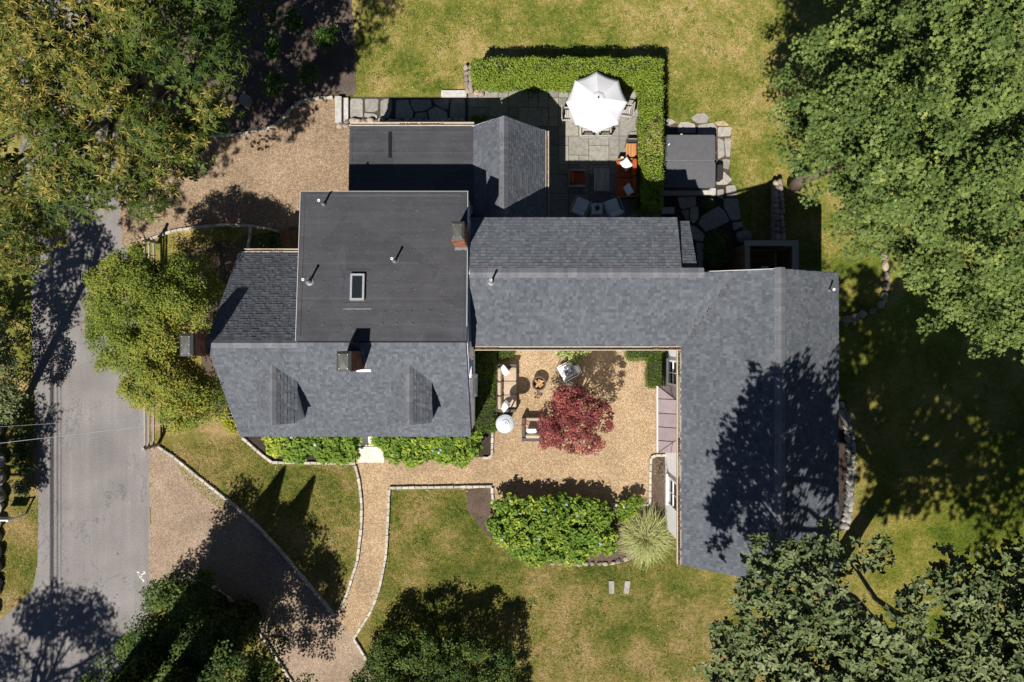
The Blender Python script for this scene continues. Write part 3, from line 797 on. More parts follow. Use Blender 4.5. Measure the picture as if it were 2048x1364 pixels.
sEn = slope((6.02, 4.49, 5.1), (-1.50, 4.49, 5.1), (6.02, 2.42, 5.85), (-1.50, 2.42, 5.85))
sEs = slope((-1.50, -.2, 4.72), (9.0, -.2, 4.72), (-1.50, 2.42, 5.85), (9.0, 2.42, 5.85))
sG = slope((6.62, 4.46, 4.5), (6.03, 4.46, 4.5), (6.62, 2.44, 5.72), (6.03, 2.44, 5.72))
sFw = slope((6.26, 2.46, 4.7), (6.26, -8.3, 4.7), (9.14, 2.46, 6.8), (9.14, -8.3, 6.8))
sFe = slope((11.8, -8.3, 5.3), (11.8, 2.46, 5.3), (9.14, -8.3, 6.8), (9.14, 2.46, 6.8))
ridge_caps((-10.76, -.07, zr), (-7.6, -.07, zr), .85, .81, parent=sA)
ridge_caps((-.30, 8.43, 4.43), (-.30, 4.6, 4.43), 1.11, 1.0, parent=sDw)
ridge_caps((-1.5, 2.42, 5.85), (6.75, 2.42, 5.85), .36, .43, parent=sEs)
ridge_caps((9.14, -8.3, 6.8), (9.14, 2.46, 6.8), .73, .56, parent=sFw)
TOPS = (sFw, sFe, sA)
# dormers on the front slope
for xr in (-8.65, -3.70):
    d = MB()
    hw = .73; yf = -3.03
    wall_poly([(xr - hw + .06, 3.4), (xr + hw - .06, 3.4), (xr + hw - .06, 4.78), (xr, 5.24), (xr - hw + .06, 4.78)], 'y', yf + .06, -.9, name='dormer_wall')
    a = slope((xr - hw, -.9, 4.85), (xr - hw, yf, 4.85), (xr, -.9, 5.36), (xr, yf, 5.36), 'dormer_roof', .06)
    slope((xr + hw, yf, 4.85), (xr + hw, -.9, 4.85), (xr, yf, 5.36), (xr, -.9, 5.36), 'dormer_roof', .06)
    ridge_caps((xr, yf, 5.36), (xr, -.75, 5.36), .7, .7, .2, .14, a)
    w = MB().box((xr, yf + .045, 4.25), (.72, .05, .95)).build('window', MAT['white'], house)
    for zz in (4.02, 4.48): MB().box((xr, yf + .018, zz), (.56, .02, .38)).build('pane', MAT['glass'], w)
flush_shingles()
# flat black membrane roofs in overlapping sheets
def membrane(x0, x1, y0, y1, z0, z1, seams, xs=None):
    L = y1 - y0; zf = lambda y: z0 + (z1 - z0) * (y - y0) / L
    ys = [y0] + seams + [y1]
    MB().raw([(x0, y0, z0 - .01), (x1, y0, z0 - .01), (x1, y1, z1 - .01), (x0, y1, z1 - .01), (x0, y0, z0 - .16), (x1, y0, z0 - .16), (x1, y1, z1 - .16), (x0, y1, z1 - .16)],
             [(0, 1, 2, 3), (7, 6, 5, 4), (0, 4, 5, 1), (1, 5, 6, 2), (2, 6, 7, 3), (3, 7, 4, 0)]).build('roof_deck', MAT['trimgrey'], house)
    for i in range(len(ys) - 1):
        a, b = ys[i] - (.06 if i else 0), ys[i + 1]; e = .006 + .006 * i
        mb = MB()
        mb.raw([(x0, a, zf(a) + e), (x1, a, zf(a) + e), (x1, b, zf(b) + e), (x0, b, zf(b) + e), (x0, a, zf(a) - .012), (x1, a, zf(a) - .012)], [(0, 1, 2, 3), (0, 4, 5, 1)])
        mb.build('membrane_sheet', MAT['membrane'], house)
    return zf
zB = membrane(-7.58, -1.60, 0.0, 5.35, 6.08, 5.5, [1.5, 2.72, 4.2])
zC = membrane(-6.41, -1.47, 5.32, 8.5, 3.28, 3.02, [6.45, 7.4])
def bar(a, b, w, h, name, m, parent=house):
    a, b = Vector(a), Vector(b); d = b - a; mid = (a + b) / 2
    return MB().box(mid, (d.length, w, h), rz=math.atan2(d.y, d.x), ry=-math.asin(max(-1, min(1, d.z / d.length)))).build(name, m, parent)
bar((-7.59, 0, 6.0), (-7.59, 5.36, 5.43), .02, .16, 'edge_trim', MAT['trimgrey'])
bar((-1.588, .5, 5.95), (-1.588, 5.36, 5.43), .02, .16, 'edge_trim', MAT['trimgrey'])
bar((-7.6, 5.375, 5.42), (-1.57, 5.375, 5.42), .02, .15, 'edge_trim', MAT['trimgrey'])
for y, dz in ((1.5, .02), (2.72, .022), (4.2, .026)):      # seam tape and raised edge strips
    bar((-7.5, y, zB(y) + dz - .012), (-1.66, y - .02, zB(y) + dz - .012), .09, .012, 'seam_tape', MAT['membrane'])
for x in (-7.46, -1.74): bar((x, .12, zB(.12) + .014), (x, 5.25, zB(5.25) + .026), .1, .02, 'edge_strip', MAT['membrane'])
bar((-7.4, 5.22, zB(5.22) + .028), (-1.8, 5.22, zB(5.22) + .028), .1, .016, 'edge_strip', MAT['membrane'])
for y in (5.85, 7.4): bar((-6.3, y, zC(y) + .018), (-1.6, y, zC(y) + .018), .08, .012, 'seam_tape', MAT['membrane'])
bar((-6.33, 5.5, zC(5.5) + .02), (-6.33, 8.4, zC(8.4) + .02), .1, .014, 'edge_strip', MAT['membrane'])
bar((-1.55, 5.6, zC(5.6) + .02), (-1.52, 8.4, zC(8.4) + .02), .14, .02, 'edge_strip', MAT['membrane'])
bar((-6.3, 8.25, zC(8.25) + .02), (-1.6, 8.25, zC(8.25) + .02), .1, .014, 'edge_strip', MAT['membrane'])
mbp = MB()
x, y = at(780.5, 264, 3.05); x2, y2 = at(780.5, 316, 3.12); bar((x, y, 3.08), (x2, y2, 3.145), .14, .014, 'membrane_patch', MAT['black'])
# round fastener plates showing through the membrane
mb = MB()
for i in range(11):
    for y in (.55, 1.0, 2.05, 3.2, 3.7, 4.75):
        x = -7.2 + i * .53 + random.uniform(-.08, .08); mb.lathe((x, y + random.uniform(-.06, .06), zB(y) + .016), [(.045, 0), (.036, .006), (.0, .006)], 10)
mb.build('fastener_plates', MAT['membrane'], house, kind='stuff')
# gutters with leaf litter
def gutter(a, b, w=.13, litter=()):
    a, b = Vector(a), Vector(b); d = (b - a); L = d.length; rz = math.atan2(d.y, d.x); mid = (a + b) / 2; s = Vector((-math.sin(rz), math.cos(rz), 0))
    g_ = MB().box(mid + s * (w / 2), (L, .022, .12), rz=rz).box(mid - s * (w / 2), (L, .03, .12), rz=rz).build('gutter', MAT['gutter'], house)
    MB().box(mid - Vector((0, 0, .05)), (L, w - .02, .015), rz=rz).build('gutter_bottom', MAT['gutterin'], g_)
    for f0, f1 in litter:
        p0, p1 = a + d * f0, a + d * f1; n = max(2, int((p1 - p0).length / .025)); mb = MB()
        for k in range(n * 2):
            p = p0.lerp(p1, random.random()) + s * random.uniform(-w * .42, w * .42) + Vector((0, 0, random.uniform(-.02, .035)))
            mb.box(p, (.05, .03, .006), rz=random.uniform(0, 6), rx=random.uniform(-.5, .5), ry=random.uniform(-.5, .5))
        mb.build('leaf_litter', MAT['litter'], g_, kind='stuff')
gutter((-1.42, -.27, 4.70), (6.25, -.27, 4.70), .13, ((0, .12), (.86, 1)))
gutter((6.19, -.30, 4.66), (6.19, -8.28, 4.66), .13, ((0, .13), (.42, .5), (.6, .72), (.72, 1), (.78, 1)))
gutter((-10.55, 3.57, 3.06), (-7.62, 3.57, 3.06), .11, ((.1, .5),))
gutter((-6.4, 8.57, 3.0), (-1.5, 8.57, 3.0), .12, ((.4, .75),))
gutter((1.41, 6.05, 2.58), (1.41, 8.43, 2.58), .11, ((.1, .9),))
gutter((1.41, 4.9, 2.58), (1.41, 6.05, 2.58), .11)
bar((11.81, 2.45, 5.2), (11.81, -8.3, 5.2), .02, .14, 'fascia', MAT['trimgrey'])
bar((6.85, 2.47, 5.66), (9.14, 2.47, 6.66), .02, .16, 'rake_board', MAT['trimgrey'])
bar((11.8, 2.47, 5.18), (9.14, 2.47, 6.66), .02, .16, 'rake_board', MAT['trimgrey'])
bar((-1.53, 8.44, 3.14), (-.3, 8.44, 4.32), .02, .12, 'rake_board', MAT['trimgrey'])
bar((1.36, 8.44, 2.5), (-.3, 8.44, 4.32), .02, .12, 'rake_board', MAT['trimgrey'])
bar((-10.77, -3.76, 2.88), (-10.77, -.07, 5.88), .02, .14, 'rake_board', MAT['trimgrey'])
bar((6.4, -.02, 0), (6.4, -.02, 4.6), .08, .08, 'downspout', MAT['gutter'])
# chimneys of laid bricks with metal caps
def chimney(x0, x1, y0, y1, zb, zt, label):
    core = MB().box(((x0 + x1) / 2, (y0 + y1) / 2, (zb + zt) / 2), (x1 - x0 - .03, y1 - y0 - .03, zt - zb)).build('chimney', MAT['joint'], house, label)
    mb = MB(); n = int((zt - zb) / .072)
    for k in range(n):
        z = zb + (k + .5) * .072
        for (ax, bx, cy, ax_) in ((x0, x1, y0, 'x'), (x0, x1, y1, 'x'), (y0, y1, x0, 'y'), (y0, y1, x1, 'y')):
            m_ = max(2, round((bx - ax) / .205)); w = (bx - ax) / m_
            off = w / 2 if k % 2 else 0
            for i in range(m_ + (1 if off else 0)):
                s0 = max(ax, ax + i * w - off); s1 = min(bx, ax + (i + 1) * w - off)
                if s1 - s0 < .03: continue
                c = (s0 + s1) / 2
                p = (c, cy, z) if ax_ == 'x' else (cy, c, z)
                dd = (s1 - s0 - .01, .03, .061) if ax_ == 'x' else (.03, s1 - s0 - .01, .061)
                mb.box(p, dd)
    mb.build('brick_courses', MAT['brick'], core, kind='stuff')
    cx, cy, w, h = (x0 + x1) / 2, (y0 + y1) / 2, x1 - x0 + .03, y1 - y0 + .03
    cap = MB().raw([(cx + a * w / 2, cy + b * h / 2, zt + .005) for a, b in ((-1, -1), (1, -1), (1, 1), (-1, 1))] + [(cx + a * w / 2, cy + b * h / 2, zt + .07) for a, b in ((-1, -1), (1, -1), (1, 1), (-1, 1))]
                   + [(cx + a * (w / 2 - .085), cy + b * (h / 2 - .085), zt + .14) for a, b in ((-1, -1), (1, -1), (1, 1), (-1, 1))] + [(cx, cy, zt + .155)],
                   [(0, 1, 5, 4), (1, 2, 6, 5), (2, 3, 7, 6), (3, 0, 4, 7), (4, 5, 9, 8), (5, 6, 10, 9), (6, 7, 11, 10), (7, 4, 8, 11), (8, 9, 12), (9, 10, 12), (10, 11, 12), (11, 8, 12)])
    cap = cap.build('chimney_cap', MAT['capmetal'], core)
    pts = [(-1, -1), (1, -1), (1, 1), (-1, 1)] + ([(-1, 0), (1, 0)] if h > .7 else [])
    for a, b in pts: MB().lathe((cx + a * (w / 2 - .105), cy + b * (h / 2 - .105), zt + .142), [(.014, -.01), (.014, .018), (0, .02)], 8).build('bolt', MAT['chrome'], core)
    return core
chimney(-11.2, -10.78, -.5, .24, 0, 6.88, 'brick chimney on the west gable end')
c2 = chimney(-5.84, -5.38, -1.01, -.36, 4.6, 7.15, 'brick chimney on the front roof slope')
chimney(-2.01, -1.61 + .02, 3.34, 3.93, 4.6, 7.4, 'brick chimney at the edge of the flat roof')
MB().box((-5.38 + .0, -1.06, 5.2), (.52, .1, .07), rx=.6).build('flashing', MAT['pvc'], c2)
MB().raw([(-5.36, -1.03, 5.22), (-5.25, -1.03, 5.25), (-5.25, -.3, 5.84), (-5.36, -.3, 5.84)], [(0, 1, 2, 3)]).build('flashing', MAT['lead'], c2)
MB().box((-1.8, 3.27, 5.75), (.46, .1, .02)).build('flashing', MAT['lead'], house)
# vent pipes and roof boots
def vent(px, py, z, h, lean=0.0):
    x, y = at(px, py, z)
    b = MB().lathe((x, y, z), [(.16, .012), (.15, .022), (.085, .04), (.06, .14), (.045, .15)], 14).build('pipe_boot', MAT['lead'], house)
    MB().lathe((x, y, z), [(.038, .05), (.038, h), (.048, h), (.048, h + .05), (.03, h + .05), (.03, h - .1)], 12).smooth().build('vent_pipe', MAT['pvc'], b)
vent(619.5, 563, 5.86, .75); vent(649, 409, 5.53, .7); vent(790.5, 522, 5.76, .66)
x, y = at(983, 566, 5.72); MB().box((x, y - .02, 5.68), (.27, .1, .03), rx=.4).build('flashing', MAT['pvc'], house)
vent(983, 563, 5.74, .62); vent(1654, 581, 5.42, .5)
# skylight
x0, y0 = at(699.5, 600.5, 6.05); x1, y1 = at(728, 547, 6.05); cx, cy = (x0 + x1) / 2, (y0 + y1) / 2; zz = zB(cy) + .02
tl = -math.atan((6.08 - 5.5) / 5.35)
f = MB()
for a, b, w, h in ((x0 + .035, cy, .07, y1 - y0), (x1 - .035, cy, .07, y1 - y0), (cx, y0 + .035, x1 - x0 - .14, .07), (cx, y1 - .035, x1 - x0 - .14, .07)): f.box((a, b, zB(b) + .07), (w, h, .15), rx=tl)
sk = f.build('skylight', MAT['skyframe'], house, 'skylight with grey frame in the flat black roof')
MB().box((cx, cy, zB(cy) + .1), (x1 - x0 - .13, y1 - y0 - .13, .02), rx=tl).build('pane', MAT['glass'], sk)
MB().box((cx, y0 - .30, zB(y0 - .3) + .016), (1.0, .05, .012), rx=tl).build('seam_tape', MAT['lead'], house)
for yy, ww in ((y0 - .12, .95), (y1 + .12, .85)): MB().box((cx, yy, zB(yy) + .018), (ww, .07, .012), rx=tl).build('seam_tape', MAT['membrane'], house)
# leaf litter caught in the roof valley and odd leaves on the slopes
mb = MB()
for k in range(45):
    t_ = random.random() ** .8; p = Vector((6.35, -.1, 4.79)).lerp(Vector((8.0, 2.3, 5.93)), t_) + Vector((random.gauss(0, .05), random.gauss(0, .05), .035))
    mb.box(p, (.05, .028, .006), rz=random.uniform(0, 6), rx=random.uniform(-.4, .4), ry=random.uniform(-.4, .4))
for k in range(22):
    x = random.uniform(-7.4, -1.8); y = random.uniform(.2, 5.2); mb.box((x, y, zB(y) + .03), (.05, .025, .006), rz=random.uniform(0, 6))
for k in range(12):
    x = random.uniform(-6.2, -1.8); y = random.uniform(5.6, 8.3); mb.box((x, y, zC(y) + .03), (.05, .025, .006), rz=random.uniform(0, 6))
mb.build('roof_leaves', MAT['litter'], house, kind='stuff')
# windows on the white walls
def window(x, y0, y1, z0, z1, nx, s=1):
    fr = MB()
    t_ = .07; cy = (y0 + y1) / 2; cz = (z0 + z1) / 2
    for c, d in (((x, y0 + t_ / 2, cz), (.07, t_, z1 - z0)), ((x, y1 - t_ / 2, cz), (.07, t_, z1 - z0)), ((x, cy, z0 + t_ / 2), (.08, y1 - y0 - 2 * t_, t_)), ((x, cy, z1 - t_ / 2), (.08, y1 - y0 - 2 * t_, t_)), ((x, cy, cz), (.05, y1 - y0 - 2 * t_, .04))): fr.box(c, d)
    w = fr.build('window', MAT['white'], house)
    MB().box((x + .01 * s, cy, z0 - .03), (.14, y1 - y0 + .1, .05)).build('sill', MAT['white'], w)
    for a, b in ((z0 + t_, cz - .02), (cz + .02, z1 - t_)):
        MB().box((x - .012 * s, cy, (a + b) / 2), (.02, y1 - y0 - 2 * t_, b - a)).build('pane', MAT['glass'], w)
        for k in range(1, nx):
            MB().box((x + .006 * s, y0 + t_ + (y1 - y0 - 2 * t_) * k / nx, (a + b) / 2), (.025, .022, b - a)).build('muntin', MAT['white'], w)
window(6.68, -1.85, -.80, .85, 2.6, 2, -1)
window(6.68, -6.95, -5.75, .85, 2.6, 2, -1)
window(-1.54, -1.35, -.65, 3.4, 4.8, 2, 1)
window(-1.54, -2.3, -1.45, 1.0, 2.5, 2, 1)
for y in (.6, 2.4, 4.3): window(4.4 if False else 11.54, -y, -y + 1.0, 1.0, 2.4, 2, 1)
door = MB().box((6.68, -3.1, 1.05), (.06, .95, 2.1)).build('door', MAT['trimgrey'], house)
MB().lathe((6.62, -2.72, 1.0), [(0, -.03), (.03, -.02), (.03, .02), (0, .03)], 8).build('handle', MAT['black'], door)
# copper hip canopy over the side door
can = MB(); e0, e1 = at(1316, 905.5, 2.7); xe = e0; ys = e1; yn = at(1316, 772.5, 2.7)[1]
A_, B_, Cw, Dw = Vector((xe, yn, 2.7)), Vector((xe, ys, 2.7)), Vector((6.71, yn - .72, 3.28)), Vector((6.71, ys + .78, 3.28))
An, Bs = Vector((6.71, yn, 2.7)), Vector((6.71, ys, 2.7))
cp = MB().box(((xe + 6.71) / 2 + .02, (yn + ys) / 2, 2.61), (6.71 - xe - .04, yn - ys - .06, .14)).build('canopy', MAT['white'], house, 'copper clad hip canopy')
MB().box((xe + .0, (yn + ys) / 2, 2.63), (.07, yn - ys, .12)).build('fascia', MAT['white'], cp)
def lerp(a, b, t): return a.lerp(b, t)
NB = 5; nrm_off = Vector((-.01, 0, .012))
cuts = [0, .19, .405, .61, .815, 1]
for i in range(5):      # front slope panels
    p0, p1 = lerp(A_, B_, cuts[i]), lerp(A_, B_, cuts[i + 1])
    def up(p):
        d = (6.71 - xe); ya = yn - .72 * 1; 
        if p.y > Cw.y: t_ = (yn - p.y) / .72
        elif p.y < Dw.y: t_ = (p.y - ys) / .78
        else: t_ = 1
        return Vector((xe + d * t_, p.y, 2.7 + .58 * t_))
    q = [p0, p1, up(p1)]
    if p0.y > Cw.y > p1.y: q.append(Cw)
    if p1.y < Dw.y < p0.y: q.append(Dw)
    q.append(up(p0))
    q = [q[0]] + [v for k, v in enumerate(q[1:], 1) if (v - q[k - 1]).length > 1e-4]
    MB().raw(q, [tuple(range(len(q)))]).build('copper_panel', MAT['copper'], cp)
    if i: MB().tube([p0 + Vector((0, 0, .012)), up(p0) + Vector((0, 0, .012))], .013, 6).build('standing_seam', MAT['seam'], cp)
for (E, W_, T_) in ((A_, An, Cw), (B_, Bs, Dw)):
    mid = lerp(E, W_, .58); tm = lerp(E, T_, .58)
    MB().raw([E, mid, tm], [(0, 1, 2)]).build('copper_panel', MAT['copper'], cp)
    MB().raw([mid, W_, T_, tm], [(0, 1, 2, 3)]).build('copper_panel', MAT['copper'], cp)
    MB().tube([E + Vector((0, 0, .01)), T_ + Vector((0, 0, .01))], .014, 6).build('standing_seam', MAT['seam'], cp)
    MB().tube([mid + Vector((0, 0, .008)), tm + Vector((0, 0, .008))], .010, 6).build('standing_seam', MAT['seam'], cp)
# wooden bulkhead by the north west corner of the flat roof block
t = thing('bulkhead_door', 'brown plank bulkhead door tucked beside the flat roofed block', 'cellar door', (*at(585, 484), 0))
for k in range(6):
    x0, y0 = at(566 + k * 6.6, 502); x1, y1 = at(566 + k * 6.6 + 6.6, 464)
    MB().box(((x0 + x1) / 2, (y0 + y1) / 2, .42), (x1 - x0 - .008, y1 - y0, .04), rx=.12).build('plank', MAT['brownwood'], t)
x0, y0 = at(567, 501); x1, y1 = at(605, 465); MB().box(((x0 + x1) / 2, (y0 + y1) / 2, .18), (x1 - x0 - .05, y1 - y0 - .06, .36)).build('base', MAT['greyrock'], t)
MB().box((*at(589, 480), .46), (.03, .12, .03)).build('handle', MAT['black'], t)
# outdoor shower enclosure
t = thing('outdoor_shower', 'open topped timber outdoor shower against the north wall', 'shower enclosure', (10.6, 3.3, 0))
X0, X1, Y0, Y1, ZT = 9.62, 11.58, 2.52, 4.0, 2.1
def boards(a, b, n, z0, z1):
    a, b = Vector((*a, 0)), Vector((*b, 0)); d = (b - a) / n
    for k in range(n):
        c = a + d * (k + .5); MB().box((c.x, c.y, (z0 + z1) / 2), (d.length - .008, .03, z1 - z0), rz=math.atan2(d.y, d.x)).build('board', MAT['brownwood'], t)
boards((X0, Y0), (X0, Y1), 10, .15, ZT - .05); boards((X0, Y1), (X1, Y1), 13, .15, ZT - .05); boards((X1, Y0), (X1, Y1), 10, .15, ZT - .05)
for c, d in (((X0, (Y0 + Y1) / 2, ZT), (.2, Y1 - Y0 - .2, .06)), ((X1, (Y0 + Y1) / 2, ZT), (.26, Y1 - Y0 - .2, .06)), (((X0 + X1) / 2, Y1, ZT + .002), (X1 - X0 + .24, .22, .06))): MB().box(c, d).build('top_rail', MAT['cedar'], t)
for x in (X0 + .06, X1 - .06):
    for y in (Y0 + .05, Y1 - .06): MB().box((x, y, ZT / 2 - .02), (.1, .1, ZT)).build('post', MAT['cedar'], t)
for k in range(9): MB().box(((X0 + X1) / 2, Y0 + .12 + k * .155, .1), (X1 - X0 - .16, .13, .04)).build('floor_slat', MAT['brownwood'], t)
MB().tube([(10.95, 2.45, .9), (10.95, 2.45, 1.95), (10.95, 2.6, 2.02), (10.95, 2.75, 1.98)], .018, 8).build('pipe', MAT['steel'], t)
MB().lathe((10.95, 2.76, 1.93), [(.0, .04), (.03, .04), (.09, .0), (.0, .0)], 16).build('shower_head', MAT['steel'], t)
MB().rbox((10.9, 3.1, .55), (.34, .3, .06), .03).build('shelf', MAT['pvc'], t)
# ------------------------------------------------------------------ patio furniture
def place(root, px, py, z=0.0, rz=0.0):
    root.location = (*at(px, py, z), 0); root.rotation_euler = (0, 0, rz)
    return root
# white octagonal umbrella
ux, uy = at(1194, 203, 2.35)
t = thing('patio_umbrella', 'large white octagonal parasol over the dining table', 'umbrella', (ux, uy, 0))
RU, ZR, ZA = 1.25, 2.3, 2.74
def up_(a, r):
    s = r / RU; return Vector((ux + math.cos(a) * r, uy + math.sin(a) * r, ZA - (ZA - ZR) * (s ** 1.25)))
for k in range(8):
    a0, a1 = R(90 + 45 * k), R(135 + 45 * k); q = []; f = []
    rows, cols = 7, 6
    for i in range(rows):
        for j in range(cols):
            u, v = i / (rows - 1), j / (cols - 1)
            p = up_(a0, RU * (.16 + .84 * u)).lerp(up_(a1, RU * (.16 + .84 * u)), v)
            b = math.sin(v * math.pi)
            p.z -= .045 * b * u; c = Vector((ux - p.x, uy - p.y, 0)); p += c * (.035 * b * u * u)
            q.append(p)
    for i in range(rows - 1):
        for j in range(cols - 1): f.append((i * cols + j, (i + 1) * cols + j, (i + 1) * cols + j + 1, i * cols + j + 1))
    b0 = len(q); q += [p - Vector((0, 0, .12 if False else .06)) for p in q[(rows - 1) * cols:]]
    for j in range(cols - 1): f.append(((rows - 1) * cols + j, b0 + j, b0 + j + 1, (rows - 1) * cols + j + 1))
    MB().raw(q, f).smooth().build('canopy_panel', MAT['canvas'], t)
    MB().tube([up_(a0, .1) - Vector((0, 0, .03)), up_(a0, RU * .99) - Vector((0, 0, .03))], .012, 6).build('rib', MAT['greywood'], t)
MB().lathe((ux, uy, ZA), [(.30, -.055), (.2, .0), (.04, .05), (.0, .05)], 8).build('top_vent', MAT['canvas'], t)
MB().lathe((ux, uy, ZA), [(.035, .03), (.035, .09), (.02, .12), (0, .125)], 12).build('finial', MAT['black'], t)
MB().tube([(ux, uy, .02), (ux, uy, ZA)], .026, 10).build('pole', MAT['greywood'], t)
MB().lathe((ux, uy, .03), [(.26, 0), (.26, .05), (.05, .09), (.0, .09)], 20).build('base', MAT['black'], t)
# oval slatted table
tx, ty = ux, uy
t = thing('dining_table', 'oval wooden dining table under the white parasol', 'table', (tx, ty, 0))
for k in range(-5, 6):
    y = k * .1; w = math.sqrt(max(.02, 1 - (abs(y) / .58) ** 2)) * 1.0
    MB().rbox((tx, ty + y, .73), (2 * w, .09, .028), .008).build('slat', MAT['greywood'], t)
for a in (-.62, .62):
    for b in (-.3, .3): MB().box((tx + a, ty + b, .37), (.07, .07, .69)).build('leg', MAT['greywood'], t)
MB().box((tx, ty, .69), (1.3, .62, .05)).build('apron', MAT['greywood'], t)
def dining_chair():
    t = thing('dining_chair', 'x', 'chair', (0, 0, 0), 'slatted wooden dining chairs around the table')
    s = t
    for k in range(6): MB().box((0, -.2 + k * .078, .44), (.48, .06, .022)).build('slat', MAT['greywood'], s)
    for sx in (-1, 1):
        MB().box((sx * .25, .2, .32), (.05, .05, .64)).build('leg', MAT['greywood'], s)
        MB().box((sx * .25, -.26, .48), (.05, .045, .96), rx=.12).build('leg', MAT['greywood'], s)
        MB().rbox((sx * .27, -.02, .655), (.06, .52, .028), .01).build('arm', MAT['greywood'], s)
    MB().rbox((0, -.315, .93), (.54, .035, .07), .01, rx=.12).build('top_rail', MAT['greywood'], s)
    MB().box((0, -.265, .53), (.46, .025, .05), rx=.12).build('lower_rail', MAT['greywood'], s)
    for k in range(9): MB().box((-.2 + k * .05, -.29, .73), (.024, .016, .36), rx=.12).build('back_slat', MAT['greywood'], s)
    return t
c0 = dining_chair(); c0['label'] = 'wooden dining chair on the near side, left of the parasol tip'
place(c0, 1173, 263, .5, 0)
dup(c0, (*at(1208, 263, .5), 0), 0, 'wooden dining chair on the near side, right of the parasol tip')
dup(c0, (*at(1137, 230, .5), 0), R(-90), 'wooden dining chair at the left end of the table')
dup(c0, (*at(1250, 222, .5), 0), R(82), 'wooden dining chair at the right end of the table')
def lounge(name, label, cat, cx, cy, face, w, d, frame, fm, seat_m, n_seat, hseat=.42, harm=.6, hback=.72, arms=True, armw=.1, group=None, hb=.16):
    """sofa or armchair in local axes: back at -y, opening at +y, then turned to face"""
    t = thing(name, label, cat, (0, 0, 0), group)
    fr = MB()
    MB().rbox((0, .0, .17), (w, d, .22), .015).build('frame', fm, t)
    MB().rbox((0, -d / 2 + hb / 2, hback / 2 + .03), (w, hb, hback - .06), .02).build('backrest', fm, t)
    if arms:
        for s in (-1, 1): MB().rbox((s * (w / 2 - armw / 2), hb / 2, harm / 2 + .05), (armw, d - hb, harm - .1), .015).build('arm', fm, t)
    iw = w - (2 * armw if arms else 0) - .02
    for k in range(n_seat):
        cw = iw / n_seat
        MB().rbox((-iw / 2 + cw * (k + .5), hb / 2 + .05, hseat - .06), (cw - .012, d - hb - .1, .16), .035, puff=.02).build('seat_cushion', seat_m, t)
        MB().rbox((-iw / 2 + cw * (k + .5), -d / 2 + hb + .10, hseat + .2), (cw - .02, .17, .4), .05, rx=.16, puff=.012).build('back_cushion', seat_m, t)
    for a in (-1, 1):
        for b in (-1, 1): MB().box((a * (w / 2 - .06), b * (d / 2 - .06), .035), (.06, .06, .07)).build('foot', fm, t)
    t.location = (cx, cy, 0); t.rotation_euler = (0, 0, face)
    WL[t.name] = Vector((cx, cy, 0))
    return t
def cushion_mesh(w, h, th, m):
    q = []; f = []; n = 9
    for s in (1, -1):
        for i in range(n):
            for j in range(n):
                u, v = i / (n - 1) * 2 - 1, j / (n - 1) * 2 - 1
                k = (1 - u ** 4) * (1 - v ** 4); pin = 1 - .07 * (1 - abs(u)) * abs(v) ** 3 - .07 * (1 - abs(v)) * abs(u) ** 3
                q.append((u * w / 2 * pin, v * h / 2 * pin, s * th / 2 * max(0, k) ** .5))
    for s in range(2):
        for i in range(n - 1):
            for j in range(n - 1):
                a = s * n * n + i * n + j; g = (a, a + n, a + n + 1, a + 1); f.append(g if s == 0 else g[::-1])
    mb = MB().raw(q, f); mb.sm = True
    return mb.mesh('pillow', m)
PILW = cushion_mesh(.46, .46, .17, MAT['pillow'])
PILP = cushion_mesh(.44, .34, .15, MAT['print'])
def pillow(px, py, z, rot, label, me=PILW, group='white throw pillows'):
    o = link('pillow', me, None, (*at(px, py, z), z), rot); return tag(o, label, 'pillow', group)
cx, cy = at(1254.5, 355, .5)
sofa_o = lounge('outdoor_sofa', 'burnt orange outdoor sofa against the tall hedge', 'sofa', cx, cy, R(90), 1.66, .86, None, MAT['teak'], MAT['orange'], 2, hback=.62, harm=.52, armw=.05, hb=.06)
pillow(1253, 328, .72, (R(10), R(12), R(42)), 'white square pillow lying turned on the orange sofa, in the sun')
pillow(1257, 379, .70, (R(62), R(0), R(-62)), 'white pillow leaning at the shaded end of the orange sofa')
cx, cy = at(1154, 356, .5)
lounge('orange_armchair', 'burnt orange armchair with white wood arms facing the coffee table', 'armchair', cx, cy, R(-90), .74, .72, None, MAT['greywood'], MAT['orange'], 1, hback=.6, harm=.56, armw=.07, hb=.05)
cx, cy = at(1203.5, 359.5, .42)
t = thing('coffee_table', 'silvered slatted coffee table in the shade of the patio', 'coffee table', (cx, cy, 0))
for k in range(6): 
    for s in (-1, 1): MB().box((cx - .25 + k * .1, cy + s * .235, .41), (.092, .44, .025)).build('slat', MAT['greywood'], t)
for s in (-1, 1):
    MB().box((cx + s * .305, cy, .405), (.05, .98, .05)).build('frame_rail', MAT['greywood'], t); MB().box((cx, cy + s * .47, .38), (.55, .045, .05)).build('frame_rail', MAT['greywood'], t)
    for b in (-1, 1): MB().box((cx + s * .28, cy + b * .43, .18), (.06, .06, .36)).build('leg', MAT['greywood'], t)
MB().box((cx, cy, .409), (.56, .05, .03)).build('frame_rail', MAT['greywood'], t)
